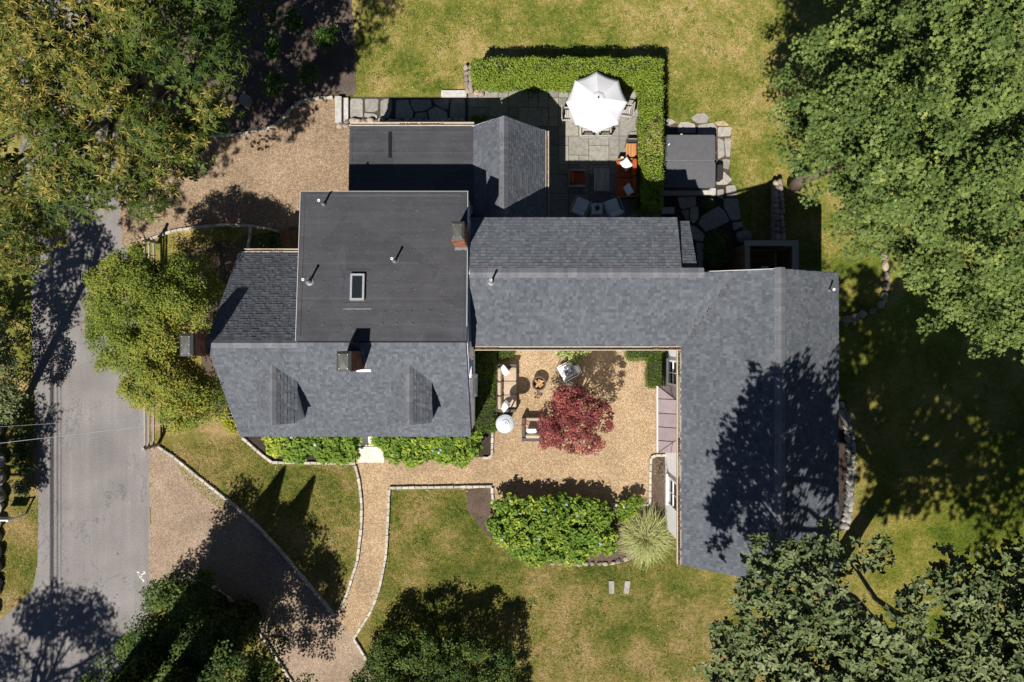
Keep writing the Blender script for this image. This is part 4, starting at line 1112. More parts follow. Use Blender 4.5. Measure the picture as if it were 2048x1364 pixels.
def teak_chair(px, py, rz):
    cx, cy = at(px, py, .45)
    t = thing('slatted_chair', 'honey coloured slatted teak chair with black sling back by the hedge', 'chair', (cx, cy, 0))
    for k in range(7): MB().box((cx - .195 + k * .065, cy, .43), (.056, .5, .022)).build('slat', MAT['teak'], t)
    for s in (-1, 1):
        MB().box((cx, cy + s * .265, .425), (.5, .035, .04)).build('rail', MAT['teak'], t)
        for b in (-1, 1): MB().tube([(cx + b * .22, cy + s * .24, .01), (cx + b * .22, cy + s * .24, .41)], .018, 8).build('leg', MAT['black'], t)
    MB().rbox((cx + .0, cy + .36, .56), (.44, .14, .03), .02, rx=.9).build('sling_back', MAT['darkcush'], t)
    MB().tube([(cx - .23, cy + .24, .42), (cx - .26, cy + .36, .62), (cx - .2, cy + .46, .74), (cx + .2, cy + .46, .74), (cx + .26, cy + .36, .62), (cx + .23, cy + .24, .42)], .013, 6).build('back_frame', MAT['black'], t)
    return t
teak_chair(1262.5, 300, 0)
cx, cy = at(1243.5, 316, .5); t = thing('side_tray', 'small black side tray between teak chair and orange sofa', 'side table', (cx, cy, 0))
MB().rbox((cx, cy, .46), (.3, .2, .03), .02).build('tray', MAT['black'], t); MB().rbox((cx + .02, cy + .01, .485), (.12, .1, .02), .01).build('paper', MAT['white'], t)
for s in (-1, 1): MB().tube([(cx + s * .1, cy, .02), (cx + s * .1, cy, .45)], .012, 6).build('leg', MAT['black'], t)
def wire_chair(label, px, py, rz, m_seat, m_frame, grp, z=.5):
    t = thing('lounge_chair', label, 'chair', (0, 0, 0), grp)
    MB().rbox((0, .03, .40), (.60, .60, .14), .05, puff=.015).build('seat_cushion', m_seat, t)
    MB().rbox((0, -.33, .62), (.58, .14, .46), .05, rx=.3, puff=.012).build('back_cushion', m_seat, t)
    for s in (-1, 1):
        MB().tube([(s * .33, .32, .02), (s * .34, .33, .56), (s * .36, .2, .62), (s * .36, -.3, .64), (s * .34, -.42, .62), (s * .33, -.38, .02)], .016, 7).build('arm_frame', m_frame, t)
        MB().tube([(s * .35, .1, .60), (s * .33, .1, .3)], .01, 6).build('arm_strut', m_frame, t)
    MB().tube([(-.33, -.40, .62), (-.3, -.48, .88), (.3, -.48, .88), (.33, -.40, .62)], .016, 7).build('back_frame', m_frame, t)
    MB().tube([(-.33, .32, .32), (.33, .32, .32)], .014, 6).build('front_rail', m_frame, t)
    t.location = (*at(px, py, z), 0); t.rotation_euler = (0, 0, rz)
    return t
wire_chair('white cushioned chair left of the small white side table', 1162, 411, R(-24), MAT['canvas'], MAT['trimgrey'], 'white cushioned chairs by the house wall')
wire_chair('white cushioned chair right of the small white side table', 1226, 413, R(20), MAT['canvas'], MAT['trimgrey'], 'white cushioned chairs by the house wall')
cx, cy = at(1194, 417, .45); t = thing('side_table', 'small square white side table holding a potted plant', 'side table', (cx, cy, 0))
MB().rbox((cx, cy, .44), (.48, .48, .03), .015).build('table_top', MAT['canvas'], t)
for a in (-1, 1):
    for b in (-1, 1): MB().box((cx + a * .2, cy + b * .2, .21), (.04, .04, .42)).build('leg', MAT['white'], t)
pl = thing('potted_plant', 'small potted plant on the white side table', 'plant', (cx, cy, .456))
MB().lathe((cx, cy, .456), [(.05, 0), (.075, .11), (.065, .11), (.0, .09)], 14).build('pot', MAT['terracotta'], pl)
d = unit(rng.normal(size=(60, 3))); d[:, 2] = np.abs(d[:, 2]); leaves('foliage', np.array([cx, cy, .57]) + d * rng.uniform(.02, .15, (60, 1)), d + [0, 0, .6], .07, rng.uniform(0, 1, 60), 'oval', MAT['l_rhodo'], pl)
# hot tub
x0, y0 = at(1328.5, 375.5, .95); x1, y1 = at(1432, 268, .95); cx, cy = (x0 + x1) / 2, (y0 + y1) / 2; w, h = x1 - x0, y1 - y0
t = thing('hot_tub', 'square hot tub with closed grey folding cover', 'hot tub', (cx, cy, 0))
MB().rbox((cx, cy, .43), (w - .06, h - .06, .84), .12).build('tub_shell', MAT['tubside'], t)
for s, c in ((1, cy + h / 4), (-1, cy - h / 4)):
    cv = MB().rbox((cx, c, .90), (w, h / 2 - .012, .11), .055, rx=-.02 * s, puff=.006).build('cover_half', MAT['tubcover'], t)
MB().box((cx, cy, .945), (w - .12, .05, .012)).build('hinge_strip', MAT['lead'], t)
for dx in (-.35, .85): MB().box((cx + dx, y1 + .012, .86), (.1, .02, .05)).build('strap', MAT['white' if dx < 0 else 'black'], t)
MB().rbox((x1 + .03, cy - .1, .7), (.03, .05, .2), .01).build('strap', MAT['black'], t)
MB().box((x0 + .2, y1 - .45, .962), (.03, .1, .006), rz=-.7).build('tag', MAT['pvc'], t)
cx2, cy2 = at(1440, 344, .45); o = MB().rbox((cx2, cy2, .25), (.26, .68, .5), .05).build('tub_step', MAT['tubside']); tag(o, 'dark plastic step against the right side of the hot tub', 'step')
# ------------------------------------------------------------------ courtyard furniture
x0, y0 = at(988, 824, .5); x1, y1 = at(1033, 728, .5); cx, cy = (x0 + x1) / 2, (y0 + y1) / 2
lounge('wicker_sofa', 'three seat wicker sofa with beige cushions along the boxwood hedge', 'sofa', cx, cy, R(-90), y1 - y0, x1 - x0, None, MAT['wicker'], MAT['beige'], 3, hback=.66, harm=.6, armw=.12)
pillow(1009, 741, .74, (R(58), R(0), R(-52)), 'white pillow at the upper end of the beige wicker sofa', group='white pillows in the courtyard')
pillow(1010, 812, .72, (R(56), R(4), R(-128)), 'white pillow at the lower end of the beige wicker sofa', group='white pillows in the courtyard')
x0, y0 = at(1044, 882, .5); x1, y1 = at(1088, 836, .5); cx, cy = (x0 + x1) / 2, (y0 + y1) / 2
lounge('wicker_armchair', 'wicker armchair with beige cushions beside the red maple', 'armchair', cx, cy, 0, x1 - x0, y1 - y0, None, MAT['wicker'], MAT['beige'], 1, hback=.64, harm=.58, armw=.13)
pillow(1064, 862, .72, (R(64), 0, R(2)), 'white pillow on the wicker armchair', group='white pillows in the courtyard')
fx, fy = at(1078, 767, .4)
t = thing('fire_pit', 'round brown fire pit bowl filled with split logs', 'fire pit', (fx, fy, 0))
MB().lathe((fx, fy, 0), [(.22, 0), (.24, .02), (.31, .38), (.315, .43), (.26, .43), (.235, .36), (.2, .22), (0, .2)], 28).build('bowl', MAT['rust'], t)
for k, (a, b, r_, l_, z) in enumerate(((-.02, -.07, 35, .34, .33), (.05, .03, 28, .36, .36), (-.09, .06, -48, .24, .36), (.06, .12, -20, .2, .37), (-.05, .0, 60, .24, .41), (.1, -.1, 40, .22, .32))):
    o = MB().tube([(-l_ / 2, 0, 0), (l_ / 2, 0, 0)], [.045, .04], 6).mesh('log', MAT['log'])
    o = link('log', o, None, (fx + a, fy + b, z), (.3 * k, 0, R(r_))); tag(o, ('split log on the lower left in the fire pit', 'longest split log across the middle of the fire pit', 'split log on the upper left in the fire pit', 'short split log at the top of the fire pit', 'split log lying crosswise on top of the fire pit pile', 'short split log at the lower right in the fire pit')[k], 'log', 'logs in the fire pit')
hx, hy = at(1010, 848, 2.2)
t = thing('patio_heater', 'tall steel patio heater with round polished reflector', 'patio heater', (hx, hy, 0))
MB().lathe((hx, hy, 0), [(.22, 0), (.23, .03), (.2, .7), (.05, .75), (0, .75)], 20).build('base', MAT['steel'], t)
MB().tube([(hx, hy, .7), (hx, hy, 1.9)], .035, 10).build('pole', MAT['steel'], t)
MB().lathe((hx, hy, 1.85), [(.06, 0), (.12, .06), (.12, .28), (.03, .33)], 16).build('burner', MAT['black'], t)
for k in range(3):
    n = 9; q = []; f = []
    for i, (r_, z) in enumerate(((.385, 2.14), (.375, 2.16), (.28, 2.195), (.16, 2.225))):
        for j in range(n): a = R(20 + 120 * k + 120 * j / (n - 1)); q.append((hx + r_ * math.cos(a), hy + r_ * math.sin(a), z))
    for i in range(3):
        for j in range(n - 1): f.append((i * n + j, i * n + j + 1, (i + 1) * n + j + 1, (i + 1) * n + j))
    MB().raw(q, f).smooth().build('reflector_panel', MAT['steel'], t)
MB().lathe((hx, hy, 2.22), [(.175, -.005), (.17, .03), (.15, .035), (.12, .02), (.10, .05), (.0, .055)], 24).smooth().build('top_cap', MAT['steel'], t)
for k in range(3): MB().lathe((hx + .07 * math.cos(k * 2.1), hy + .07 * math.sin(k * 2.1), 2.27), [(.012, 0), (.012, .015), (0, .018)], 8).build('bolt', MAT['chrome'], t)
wire_chair('white wicker chair tilted beside the variegated shrub', 1135, 742, R(118), MAT['pillow'], MAT['white'], 'courtyard chairs', .45)
pillow(1137, 741, .62, (R(24), R(-8), R(30)), 'grey and white patterned pillow on the white courtyard chair', PILP, None)
cx, cy = at(1142, 770, .4)
t = thing('slatted_side_table', 'dark slatted side table half under the red maple', 'side table', (cx, cy, 0))
for k in range(6): MB().box((cx - .2 + k * .08, cy, .4), (.07, .5, .02)).build('slat', MAT['cedar'], t)
for s in (-1, 1):
    MB().box((cx, cy + s * .24, .37), (.48, .04, .04)).build('rail', MAT['cedar'], t)
    for b in (-1, 1): MB().box((cx + b * .2, cy + s * .22, .18), (.05, .05, .36)).build('leg', MAT['cedar'], t)
# ------------------------------------------------------------------ split rail fence, sign, utility pole, cables
t = thing('rail_fence', 'weathered split rail fence partly under the yellowing tree', 'fence', (*at(322, 700), 0))
FX = -15.55; YS = [-4.55, -1.5, 1.5, 4.3]
for y in YS: MB().tube([(FX, y, 0), (FX, y, 1.25)], [.075, .065], 7).build('post', MAT['railwood'], t)
for i in range(3):
    for z in (.4, .75, 1.1):
        MB().tube([(FX + random.uniform(-.03, .03), YS[i] - .12, z), (FX + random.uniform(-.03, .03), (YS[i] + YS[i + 1]) / 2, z - .02), (FX, YS[i + 1] + .12, z + random.uniform(-.03, .03))], [.045, .055, .045], 6).build('rail', MAT['railwood'], t)
x, y = at(52, 1028, 0)
t = thing('hanging_sign', 'small grey sign board on a post at the roadside verge', 'sign', (x, y, 0))
MB().tube([(x, y, 0), (x, y, 1.15)], .045, 8).build('post', MAT['white'], t)
MB().box((x - .42, y, 1.08), (.95, .05, .05)).build('arm', MAT['white'], t)
MB().rbox((x - .5, y, .78), (.7, .04, .5), .02).build('board', MAT['trimgrey'], t)
MB().lathe((x - .5, y, 1.02), [(.0, .03), (.1, .03), (.1, .02), (0, .02)], 10).build('emblem', MAT['black'], t)
px_, py_ = -21.65, -3.15
t = thing('utility_pole', 'wooden utility pole rising from the shrubs at the left edge', 'utility pole', (px_, py_, 0))
MB().tube([(px_, py_, 0), (px_, py_, 10.5)], [.17, .12], 12).smooth().build('pole', MAT['pole'], t)
MB().box((px_ - .2, py_ + .0, 9.8), (2.2, .12, .14)).build('crossarm', MAT['pole'], t)
for dx in (-1.1, -.5, .5): MB().lathe((px_ - .2 + dx, py_, 9.87), [(.04, 0), (.06, .08), (.03, .16), (0, .17)], 10).build('insulator', MAT['lead'], t)
def cable(label, pts, r, m, sag=0.0, grp='utility cables'):
    a, b = Vector(pts[0]), Vector(pts[1]); q = []
    for k in range(13):
        u = k / 12; p = a.lerp(b, u); p.z -= sag * 4 * u * (1 - u); q.append(p)
    o = MB().tube(q, r, 6).build('utility_cable', m); tag(o, label, 'cable', grp)
for px, z, r, lab in ((102, 8.2, .035, 'thick black utility cable along the road, left of the bundle'), (106, 7.6, .034, 'thick black utility cable along the road, right of the bundle'), (115, 8.6, .022, 'thin black utility cable over the road'), (122, 9.0, .014, 'thinnest black utility cable over the road')):
    X = (px - 1024) * 30 / FPX - SH[0] * z
    cable(lab, ((X, -45, z), (X, 45, z)), r, MAT['cable'])
x, y = at(470, 832, 3.3); cable('pale service cable from the utility pole to the house gable', ((-21.6, -3.95, 7.2), (x, y, 3.4)), .010, MAT['palecable'], .25)
x, y = at(468, 826, 3.3); cable('thin second cable beside the pale service cable', ((-21.6, -3.2, 6.6), (x, y, 3.5)), .005, MAT['palecable'], .3)
# painted word and arrow on the asphalt
mb = MB()
def stroke(pts, w=.035):
    q = [Vector((*at(*p), .0105)) for p in pts]
    for a, b in zip(q[:-1], q[1:]):
        d = (b - a).normalized() * .01; s = Vector((-d.y, d.x, 0)).normalized() * w / 2
        mb.raw([a - d - s, a - d + s, b + d + s, b + d - s], [(3, 2, 1, 0)])
def mk(x, y): return (266 + x / 37.9, 1132 + y / 37.9)
sd = lambda *p: stroke([mk(*q) for q in p])
sd((305, 470), (490, 395)); sd((420, 400), (510, 420)); sd((400, 470), (480, 500))
sd(*[(475 + 85 * math.cos(a / 8 * 6.283), 620 + 85 * math.sin(a / 8 * 6.283)) for a in range(9)])
sd((505, 800), (590, 750), (670, 780)); sd((530, 890), (620, 850), (640, 930)); sd((620, 950), (700, 990), (780, 1000)); sd((700, 1030), (780, 1090)); sd((790, 1180), (850, 1090))
o = mb.build('road_marking', MAT['paint']); tag(o, 'small hand painted word in white on the asphalt by the drive', 'road marking')
mb = MB(); sd((660, 660), (980, 470)); sd((800, 440), (1000, 450), (910, 570))
o = mb.build('painted_arrow', MAT['paint']); tag(o, 'white painted arrow on the asphalt pointing up to the right', 'road marking')
# ------------------------------------------------------------------ hedges, beds and shrubs
def core(name, mb, root): 
    return mb.build(name, MAT['hedgecore'], root)
MAT['hedgecore'] = plain('inner_twigs', (.018, .022, .008), .95, .4, 9)
def hedge_box(root, x0, x1, y0, y1, z1, dens, size, m, tint=None, rough=.05, z0=0.05):
    A = [('t', (x1 - x0) * (y1 - y0)), ('n', (x1 - x0) * (z1 - z0)), ('s', (x1 - x0) * (z1 - z0)), ('e', (y1 - y0) * (z1 - z0)), ('w', (y1 - y0) * (z1 - z0))]
    ps, ns = [], []
    for k, a in A:
        n = int(a * dens); u, v = rng.uniform(0, 1, n), rng.uniform(0, 1, n); o = np.abs(rng.normal(0, rough, n)) * rng.choice([1, -1.6], n)
        if k == 't': p = np.stack([x0 + u * (x1 - x0), y0 + v * (y1 - y0), z1 + o], 1); d = [0, 0, 1]
        elif k == 'n': p = np.stack([x0 + u * (x1 - x0), y1 + o, z0 + v * (z1 - z0)], 1); d = [0, 1, .3]
        elif k == 's': p = np.stack([x0 + u * (x1 - x0), y0 - o, z0 + v * (z1 - z0)], 1); d = [0, -1, .3]
        elif k == 'e': p = np.stack([x1 + o, y0 + u * (y1 - y0), z0 + v * (z1 - z0)], 1); d = [1, 0, .3]
        else: p = np.stack([x0 - o, y0 + u * (y1 - y0), z0 + v * (z1 - z0)], 1); d = [-1, 0, .3]
        ps.append(p); ns.append(np.tile(np.array(d, float), (n, 1)) + rng.normal(size=(n, 3)) * .55)
    p, nm = np.vstack(ps), np.vstack(ns)
    # uneven clipped face
    p += np.stack([np.sin(p[:, 1] * 5.1 + p[:, 2] * 3) * .025, np.sin(p[:, 0] * 4.3 + p[:, 2] * 2) * .03, np.sin(p[:, 0] * 3.7) * .02 + np.cos(p[:, 1] * 3.1) * .02], 1)
    thin = np.sin(p[:, 0] * 2.3 + np.sin(p[:, 1] * 3.1) * 2) * np.cos(p[:, 1] * 2.1 + p[:, 2] * 3 + np.sin(p[:, 0] * 4.7)) + rng.normal(0, .25, len(p))
    kp = thin < .78; p, nm = p[kp], nm[kp]
    tt = rng.beta(2, 2.4, len(p)) * .85 if tint is None else tint(p)
    core('core', MB().box(((x0 + x1) / 2, (y0 + y1) / 2, (z0 + z1) / 2), (x1 - x0 - .14, y1 - y0 - .14, z1 - z0 - .1)), root)
    return leaves('foliage', p, nm, size * rng.uniform(.7, 1.3, len(p)), tt, 'quad', m, root)
t = thing('privet_hedge', 'tall clipped green hedge wrapping two sides of the patio', 'hedge', (5.8, 11.2, 0))
def brownpatch(p):
    b = rng.beta(2, 2.2, len(p)) * .8
    k = np.exp(-(((p[:, 1] - 8.2) / .75) ** 2 + ((p[:, 0] - 5.9) / .5) ** 2)); return b + (rng.uniform(0, 1, len(p)) < k * .75) * .5
hedge_box(t, -1.62, 6.17, 10.98, 11.6, 2.0, 1250, .072, MAT['l_hedge'])
hedge_box(t, 5.54, 6.17, 5.6, 11.05, 2.0, 1250, .072, MAT['l_hedge'], brownpatch)
t = thing('boxwood_hedge', 'clipped dark boxwood hedge between house wall and wicker sofa', 'hedge', (-1.1, -2, 0), 'boxwood hedges')
hedge_box(t, -1.5, -.72, -3.85, -.35, .95, 1300, .045, MAT['l_box'])
t = thing('boxwood_hedge', 'small clipped boxwood block above the wicker sofa', 'hedge', (-.2, -.4, 0), 'boxwood hedges')
hedge_box(t, -.60, .06, -.66, -.1, .7, 1300, .045, MAT['l_box'])
t = thing('boxwood_hedge', 'clipped boxwood hedge in an L at the right courtyard corner', 'hedge', (6, -1, 0), 'boxwood hedges')
hedge_box(t, 5.02, 6.52, -.78, -.05, .75, 1300, .045, MAT['l_box']); hedge_box(t, 5.88, 6.52, -2.02, -.8, .75, 1300, .045, MAT['l_box'])
def mound(name, label, cat, outline, z_edge, z_top, n, per, r, size, kind, m, up=.6, rnd=.5, group=None, fall=60, inset=6, flowers=0, fm='bloom', tint=None, stems=True, twig='brownbark', jit=.1):
    """shrub whose crown fills an outline traced in the photograph"""
    c, q = clumps_in(outline, z_edge, z_top, n, inset, fall, jit)
    ctr = c.mean(0); t = thing(name, label, cat, (ctr[0], ctr[1], 0), group)
    p, nm = clump_leaves(c, r, per, .7, up, rnd)
    tt = np.clip(np.repeat(rng.uniform(.1, .6, len(c)), per) + rng.uniform(-.15, .4, len(p)), 0, 1) if tint is None else tint(p, np.repeat(np.arange(len(c)), per))
    leaves('foliage', p, nm, size * rng.uniform(.65, 1.25, len(p)), tt, kind, m, t)
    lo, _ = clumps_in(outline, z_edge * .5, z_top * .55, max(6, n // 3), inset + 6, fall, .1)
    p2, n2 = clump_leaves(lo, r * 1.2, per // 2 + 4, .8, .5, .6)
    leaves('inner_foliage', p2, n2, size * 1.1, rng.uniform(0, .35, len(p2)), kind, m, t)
    if stems:
        for i in range(5):
            b = Vector((ctr[0] + random.uniform(-.15, .15), ctr[1] + random.uniform(-.15, .15), 0)); e = Vector(c[random.randrange(len(c))])
            MB().tube([b, b.lerp(e, .5) + Vector((0, 0, .1)), e], [.02, .015, .008], 5).build('stem', MAT[twig], t)
    for k in range(flowers):
        f = c[rng.integers(len(c))] + np.array([rng.uniform(-.1, .1), rng.uniform(-.1, .1), r * .55]); d = unit(rng.normal(size=(36, 3)))
        leaves('flower_head', f + d * .055, d + [0, 0, .3], .05, rng.uniform(0, 1, 36), 'quad', MAT[fm if k % 3 else 'palebloom'], t)
    return t
def ytint(left):
    def f(p, k):
        return np.clip(.15 + rng.beta(2, 3, len(p)) * .6 + np.clip((left - p[:, 0]) * .5, 0, .45), 0, 1)
    return f
mound('hydrangea_row', 'bright green hydrangea row left of the stone landing', 'shrub', [(525, 868), (560, 864), (722, 866), (722, 900), (716, 924), (690, 930), (640, 924), (600, 928), (560, 918), (535, 905), (523, 885)], .65, .95, 130, 26, .24, .19, 'oval', MAT['l_hyd'], flowers=7, group='hydrangeas', jit=.17, tint=ytint(-9.2))
mound('hydrangea_row', 'bright green hydrangea row right of the stone landing', 'shrub', [(747, 868), (800, 864), (946, 866), (960, 850), (972, 880), (962, 908), (930, 934), (890, 926), (860, 922), (820, 938), (780, 925), (757, 905), (743, 882)], .65, 1.0, 165, 26, .24, .19, 'oval', MAT['l_hyd'], flowers=5, group='hydrangeas', jit=.17)
mound('hydrangea_bush', 'large hydrangea bed with blue flower heads in front of the courtyard', 'shrub', [(985, 1000), (1010, 985), (1060, 990), (1110, 985), (1150, 990), (1200, 998), (1225, 1020), (1238, 1060), (1235, 1100), (1222, 1120), (1180, 1118), (1150, 1130), (1110, 1125), (1070, 1135), (1035, 1125), (1015, 1095), (975, 1080), (970, 1050), (982, 1025)], .4, .85, 330, 26, .26, .185, 'oval', MAT['l_hyd'], flowers=17, group='hydrangeas', fall=70, jit=.24)
mound('hydrangea_bush', 'small hydrangea plant between the big bed and pale ornamental grass', 'shrub', [(1233, 1000), (1270, 988), (1290, 1000), (1280, 1025), (1262, 1042), (1240, 1045), (1230, 1025)], .5, .7, 30, 26, .16, .13, 'oval', MAT['l_hyd'], flowers=1, group='hydrangeas')
mound('golden_shrub', 'golden yellow shrub squeezed against the left roof corner', 'shrub', [(432, 822), (448, 812), (462, 830), (478, 858), (477, 872), (460, 866), (440, 850)], .55, .8, 38, 26, .16, .10, 'oval', MAT['l_gold'])
mound('green_shrub', 'green shrub beside the golden one under the left roof edge', 'shrub', [(425, 760), (440, 770), (455, 800), (460, 820), (445, 815), (428, 800)], .7, .9, 24, 26, .16, .10, 'oval', MAT['l_rhodo'])
mound('variegated_shrub', 'cream variegated shrub under the courtyard gutter', 'shrub', [(1108, 692), (1185, 690), (1182, 706), (1168, 722), (1152, 732), (1130, 726), (1115, 712)], .7, .95, 46, 26, .18, .10, 'oval', MAT['l_varieg'])
for k, (x, y, r_, lab) in enumerate(((545, 97, 22, 'young green shrub in the mulch left of centre'), (586, 42, 24, 'dim green shrub highest in the mulch bed'), (655, 78, 30, 'larger shrub in the mulch nearest the lawn'), (615, 150, 24, 'shrub in the mulch above the driveway curve'), (547, 172, 26, 'shrub in the mulch beside the pale boulder'))):
    o_ = [(x + r_ * math.cos(a) * random.uniform(.8, 1.15), y + r_ * 1.1 * math.sin(a) * random.uniform(.8, 1.15)) for a in np.linspace(0, 6.28, 12)[:-1]]
    mound('rhododendron', lab, 'shrub', o_, .5, 1.1, 26, 22, .2, .12, 'oval', MAT['l_rhodo'], group='young shrubs in the mulch bed', fall=30)
mound('dark_shrub', 'dark leafy shrub behind the house by the flagstones', 'shrub', [(1410, 465), (1435, 455), (1460, 470), (1465, 500), (1455, 530), (1420, 535), (1405, 505)], .6, 1.0, 40, 24, .2, .12, 'oval', MAT['l_rhodo'])
mound('small_fern', 'small dark plant growing between the stepping stones', 'plant', [(1395, 395), (1425, 393), (1435, 410), (1415, 428), (1397, 420)], .2, .35, 14, 20, .14, .11, 'oval', MAT['l_rhodo'])
mound('corner_shrub', 'small dark shrub at the foot of the hedge by the orange sofa', 'shrub', [(1258, 400), (1290, 392), (1322, 400), (1318, 420), (1280, 425), (1262, 418)], .5, .8, 24, 22, .18, .10, 'oval', MAT['l_rhodo'])
mound('corner_shrub', 'low shrub in the shade beside the garage gutter', 'shrub', [(936, 230), (975, 228), (978, 244), (940, 246)], .4, .55, 14, 22, .15, .08, 'oval', MAT['l_box'])
mound('small_shrub', 'small shrub below the west gutter by the cobbles', 'shrub', [(515, 470), (540, 468), (545, 495), (520, 500), (508, 488)], .5, .8, 18, 20, .17, .12, 'oval', MAT['l_rhodo'])
mound('small_shrub', 'shaded shrub left of the brown bulkhead door', 'shrub', [(545, 465), (562, 465), (562, 500), (545, 500)], .5, .7, 12, 20, .15, .1, 'oval', MAT['l_rhodo'])
mound('verge_shrub', 'tall olive shrub at the left edge beside the road', 'shrub', [(-60, 640), (10, 650), (30, 680), (45, 740), (50, 790), (35, 830), (10, 850), (-60, 850)], 1.2, 2.6, 90, 40, .32, .11, 'oval', MAT['l_oak'])
mound('verge_shrub', 'low dark growth on the shaded verge below the olive shrub', 'shrub', [(20, 830), (50, 790), (62, 860), (68, 940), (50, 960), (25, 930)], .15, .5, 60, 24, .2, .09, 'oval', MAT['l_dark'])
mound('verge_shrub', 'shrub with brownish leaves on the verge under the left tree', 'shrub', [(-40, 560), (30, 640), (62, 690), (66, 750), (48, 730), (20, 660), (-40, 640)], .3, .9, 40, 26, .22, .09, 'oval', MAT['l_chest'])
mound('verge_shrub', 'small yellowish plant on the verge near the sign', 'shrub', [(25, 960), (60, 955), (66, 985), (50, 1000), (28, 990)], .3, .6, 22, 24, .17, .09, 'oval', MAT['l_oak'])
# dry flower stalks in the porch bed
t = thing('bare_plant', 'leggy bare plant in the small bed under the copper canopy', 'plant', (*at(1318, 940), 0))
x, y = at(1318, 940)
for k in range(4):
    a = random.uniform(0, 6.28); MB().tube([(x, y, 0), (x + .1 * math.cos(a), y + .1 * math.sin(a), .4), (x + .32 * math.cos(a), y + .32 * math.sin(a), .6)], [.012, .01, .006], 5).build('stem', MAT['brownbark'], t)
leaves('foliage', np.array([x, y, .5]) + rng.normal(size=(40, 3)) * [.2, .22, .1], rng.normal(size=(40, 3)) * .4 + [0, 0, 1], .07, rng.uniform(0, 1, 40), 'oval', MAT['l_chest'], t)
# ornamental grass: arching blades
def blades(name, label, px, py, n, L, spread, m, w=.016, seedz=.0):
    x, y = at(px, py); t = thing(name, label, 'ornamental grass', (x, y, 0))
    a = rng.uniform(0, 6.283, n); ln = L * rng.uniform(.6, 1.1, n); sp = spread * rng.uniform(.1, 1.0, n) ** .7; K = 6
    V = np.zeros((n, K, 2, 3)); br = rng.uniform(0, .28, n); ba = rng.uniform(0, 6.283, n)
    bend = rng.normal(0, .5, n)
    for k in range(K):
        u = k / (K - 1); ang = a + bend * u
        hor = sp * ln * (u ** 1.35); ver = ln * (u - .55 * u * u * (sp / spread) - .25 * u ** 3)
        cxx = x + br * np.cos(ba) + hor * np.cos(ang); cyy = y + br * np.sin(ba) + hor * np.sin(ang)
        ww = w * (1 - .85 * u ** 2)
        for s in (0, 1):
            V[:, k, s, 0] = cxx - np.sin(ang) * ww * (s - .5); V[:, k, s, 1] = cyy + np.cos(ang) * ww * (s - .5); V[:, k, s, 2] = np.maximum(.01, ver)
    vb = V.reshape(n, K * 2, 3); fa = np.array([[2 * k, 2 * k + 1, 2 * k + 3, 2 * k + 2] for k in range(K - 1)])
    Lp = (np.arange(n)[:, None, None] * K * 2 + fa[None]).reshape(-1); nf = n * (K - 1)
    me = bpy.data.meshes.new('blades'); vv = vb.reshape(-1, 3) - np.array([x, y, 0])
    me.vertices.add(len(vv)); me.vertices.foreach_set('co', vv.astype(np.float32).ravel()); me.loops.add(len(Lp)); me.loops.foreach_set('vertex_index', Lp.astype(np.int32))
    me.polygons.add(nf); me.polygons.foreach_set('loop_start', (np.arange(nf) * 4).astype(np.int32))
    at_ = me.attributes.new('tint', 'FLOAT', 'POINT'); at_.data.foreach_set('value', np.repeat(rng.beta(2, 2, n), K * 2).astype(np.float32))
    me.materials.append(m); me.update(calc_edges=True)
    link('blade_tuft', me, t); return t
blades('ornamental_grass', 'big pale green ornamental grass clump by the white wall', 1288, 1068, 2300, 1.45, 1.0, MAT['l_blade'], .030)
blades('ornamental_grass', 'small variegated grass beside the little hydrangea', 1274, 1006, 160, .5, .9, MAT['l_blade'], .016)
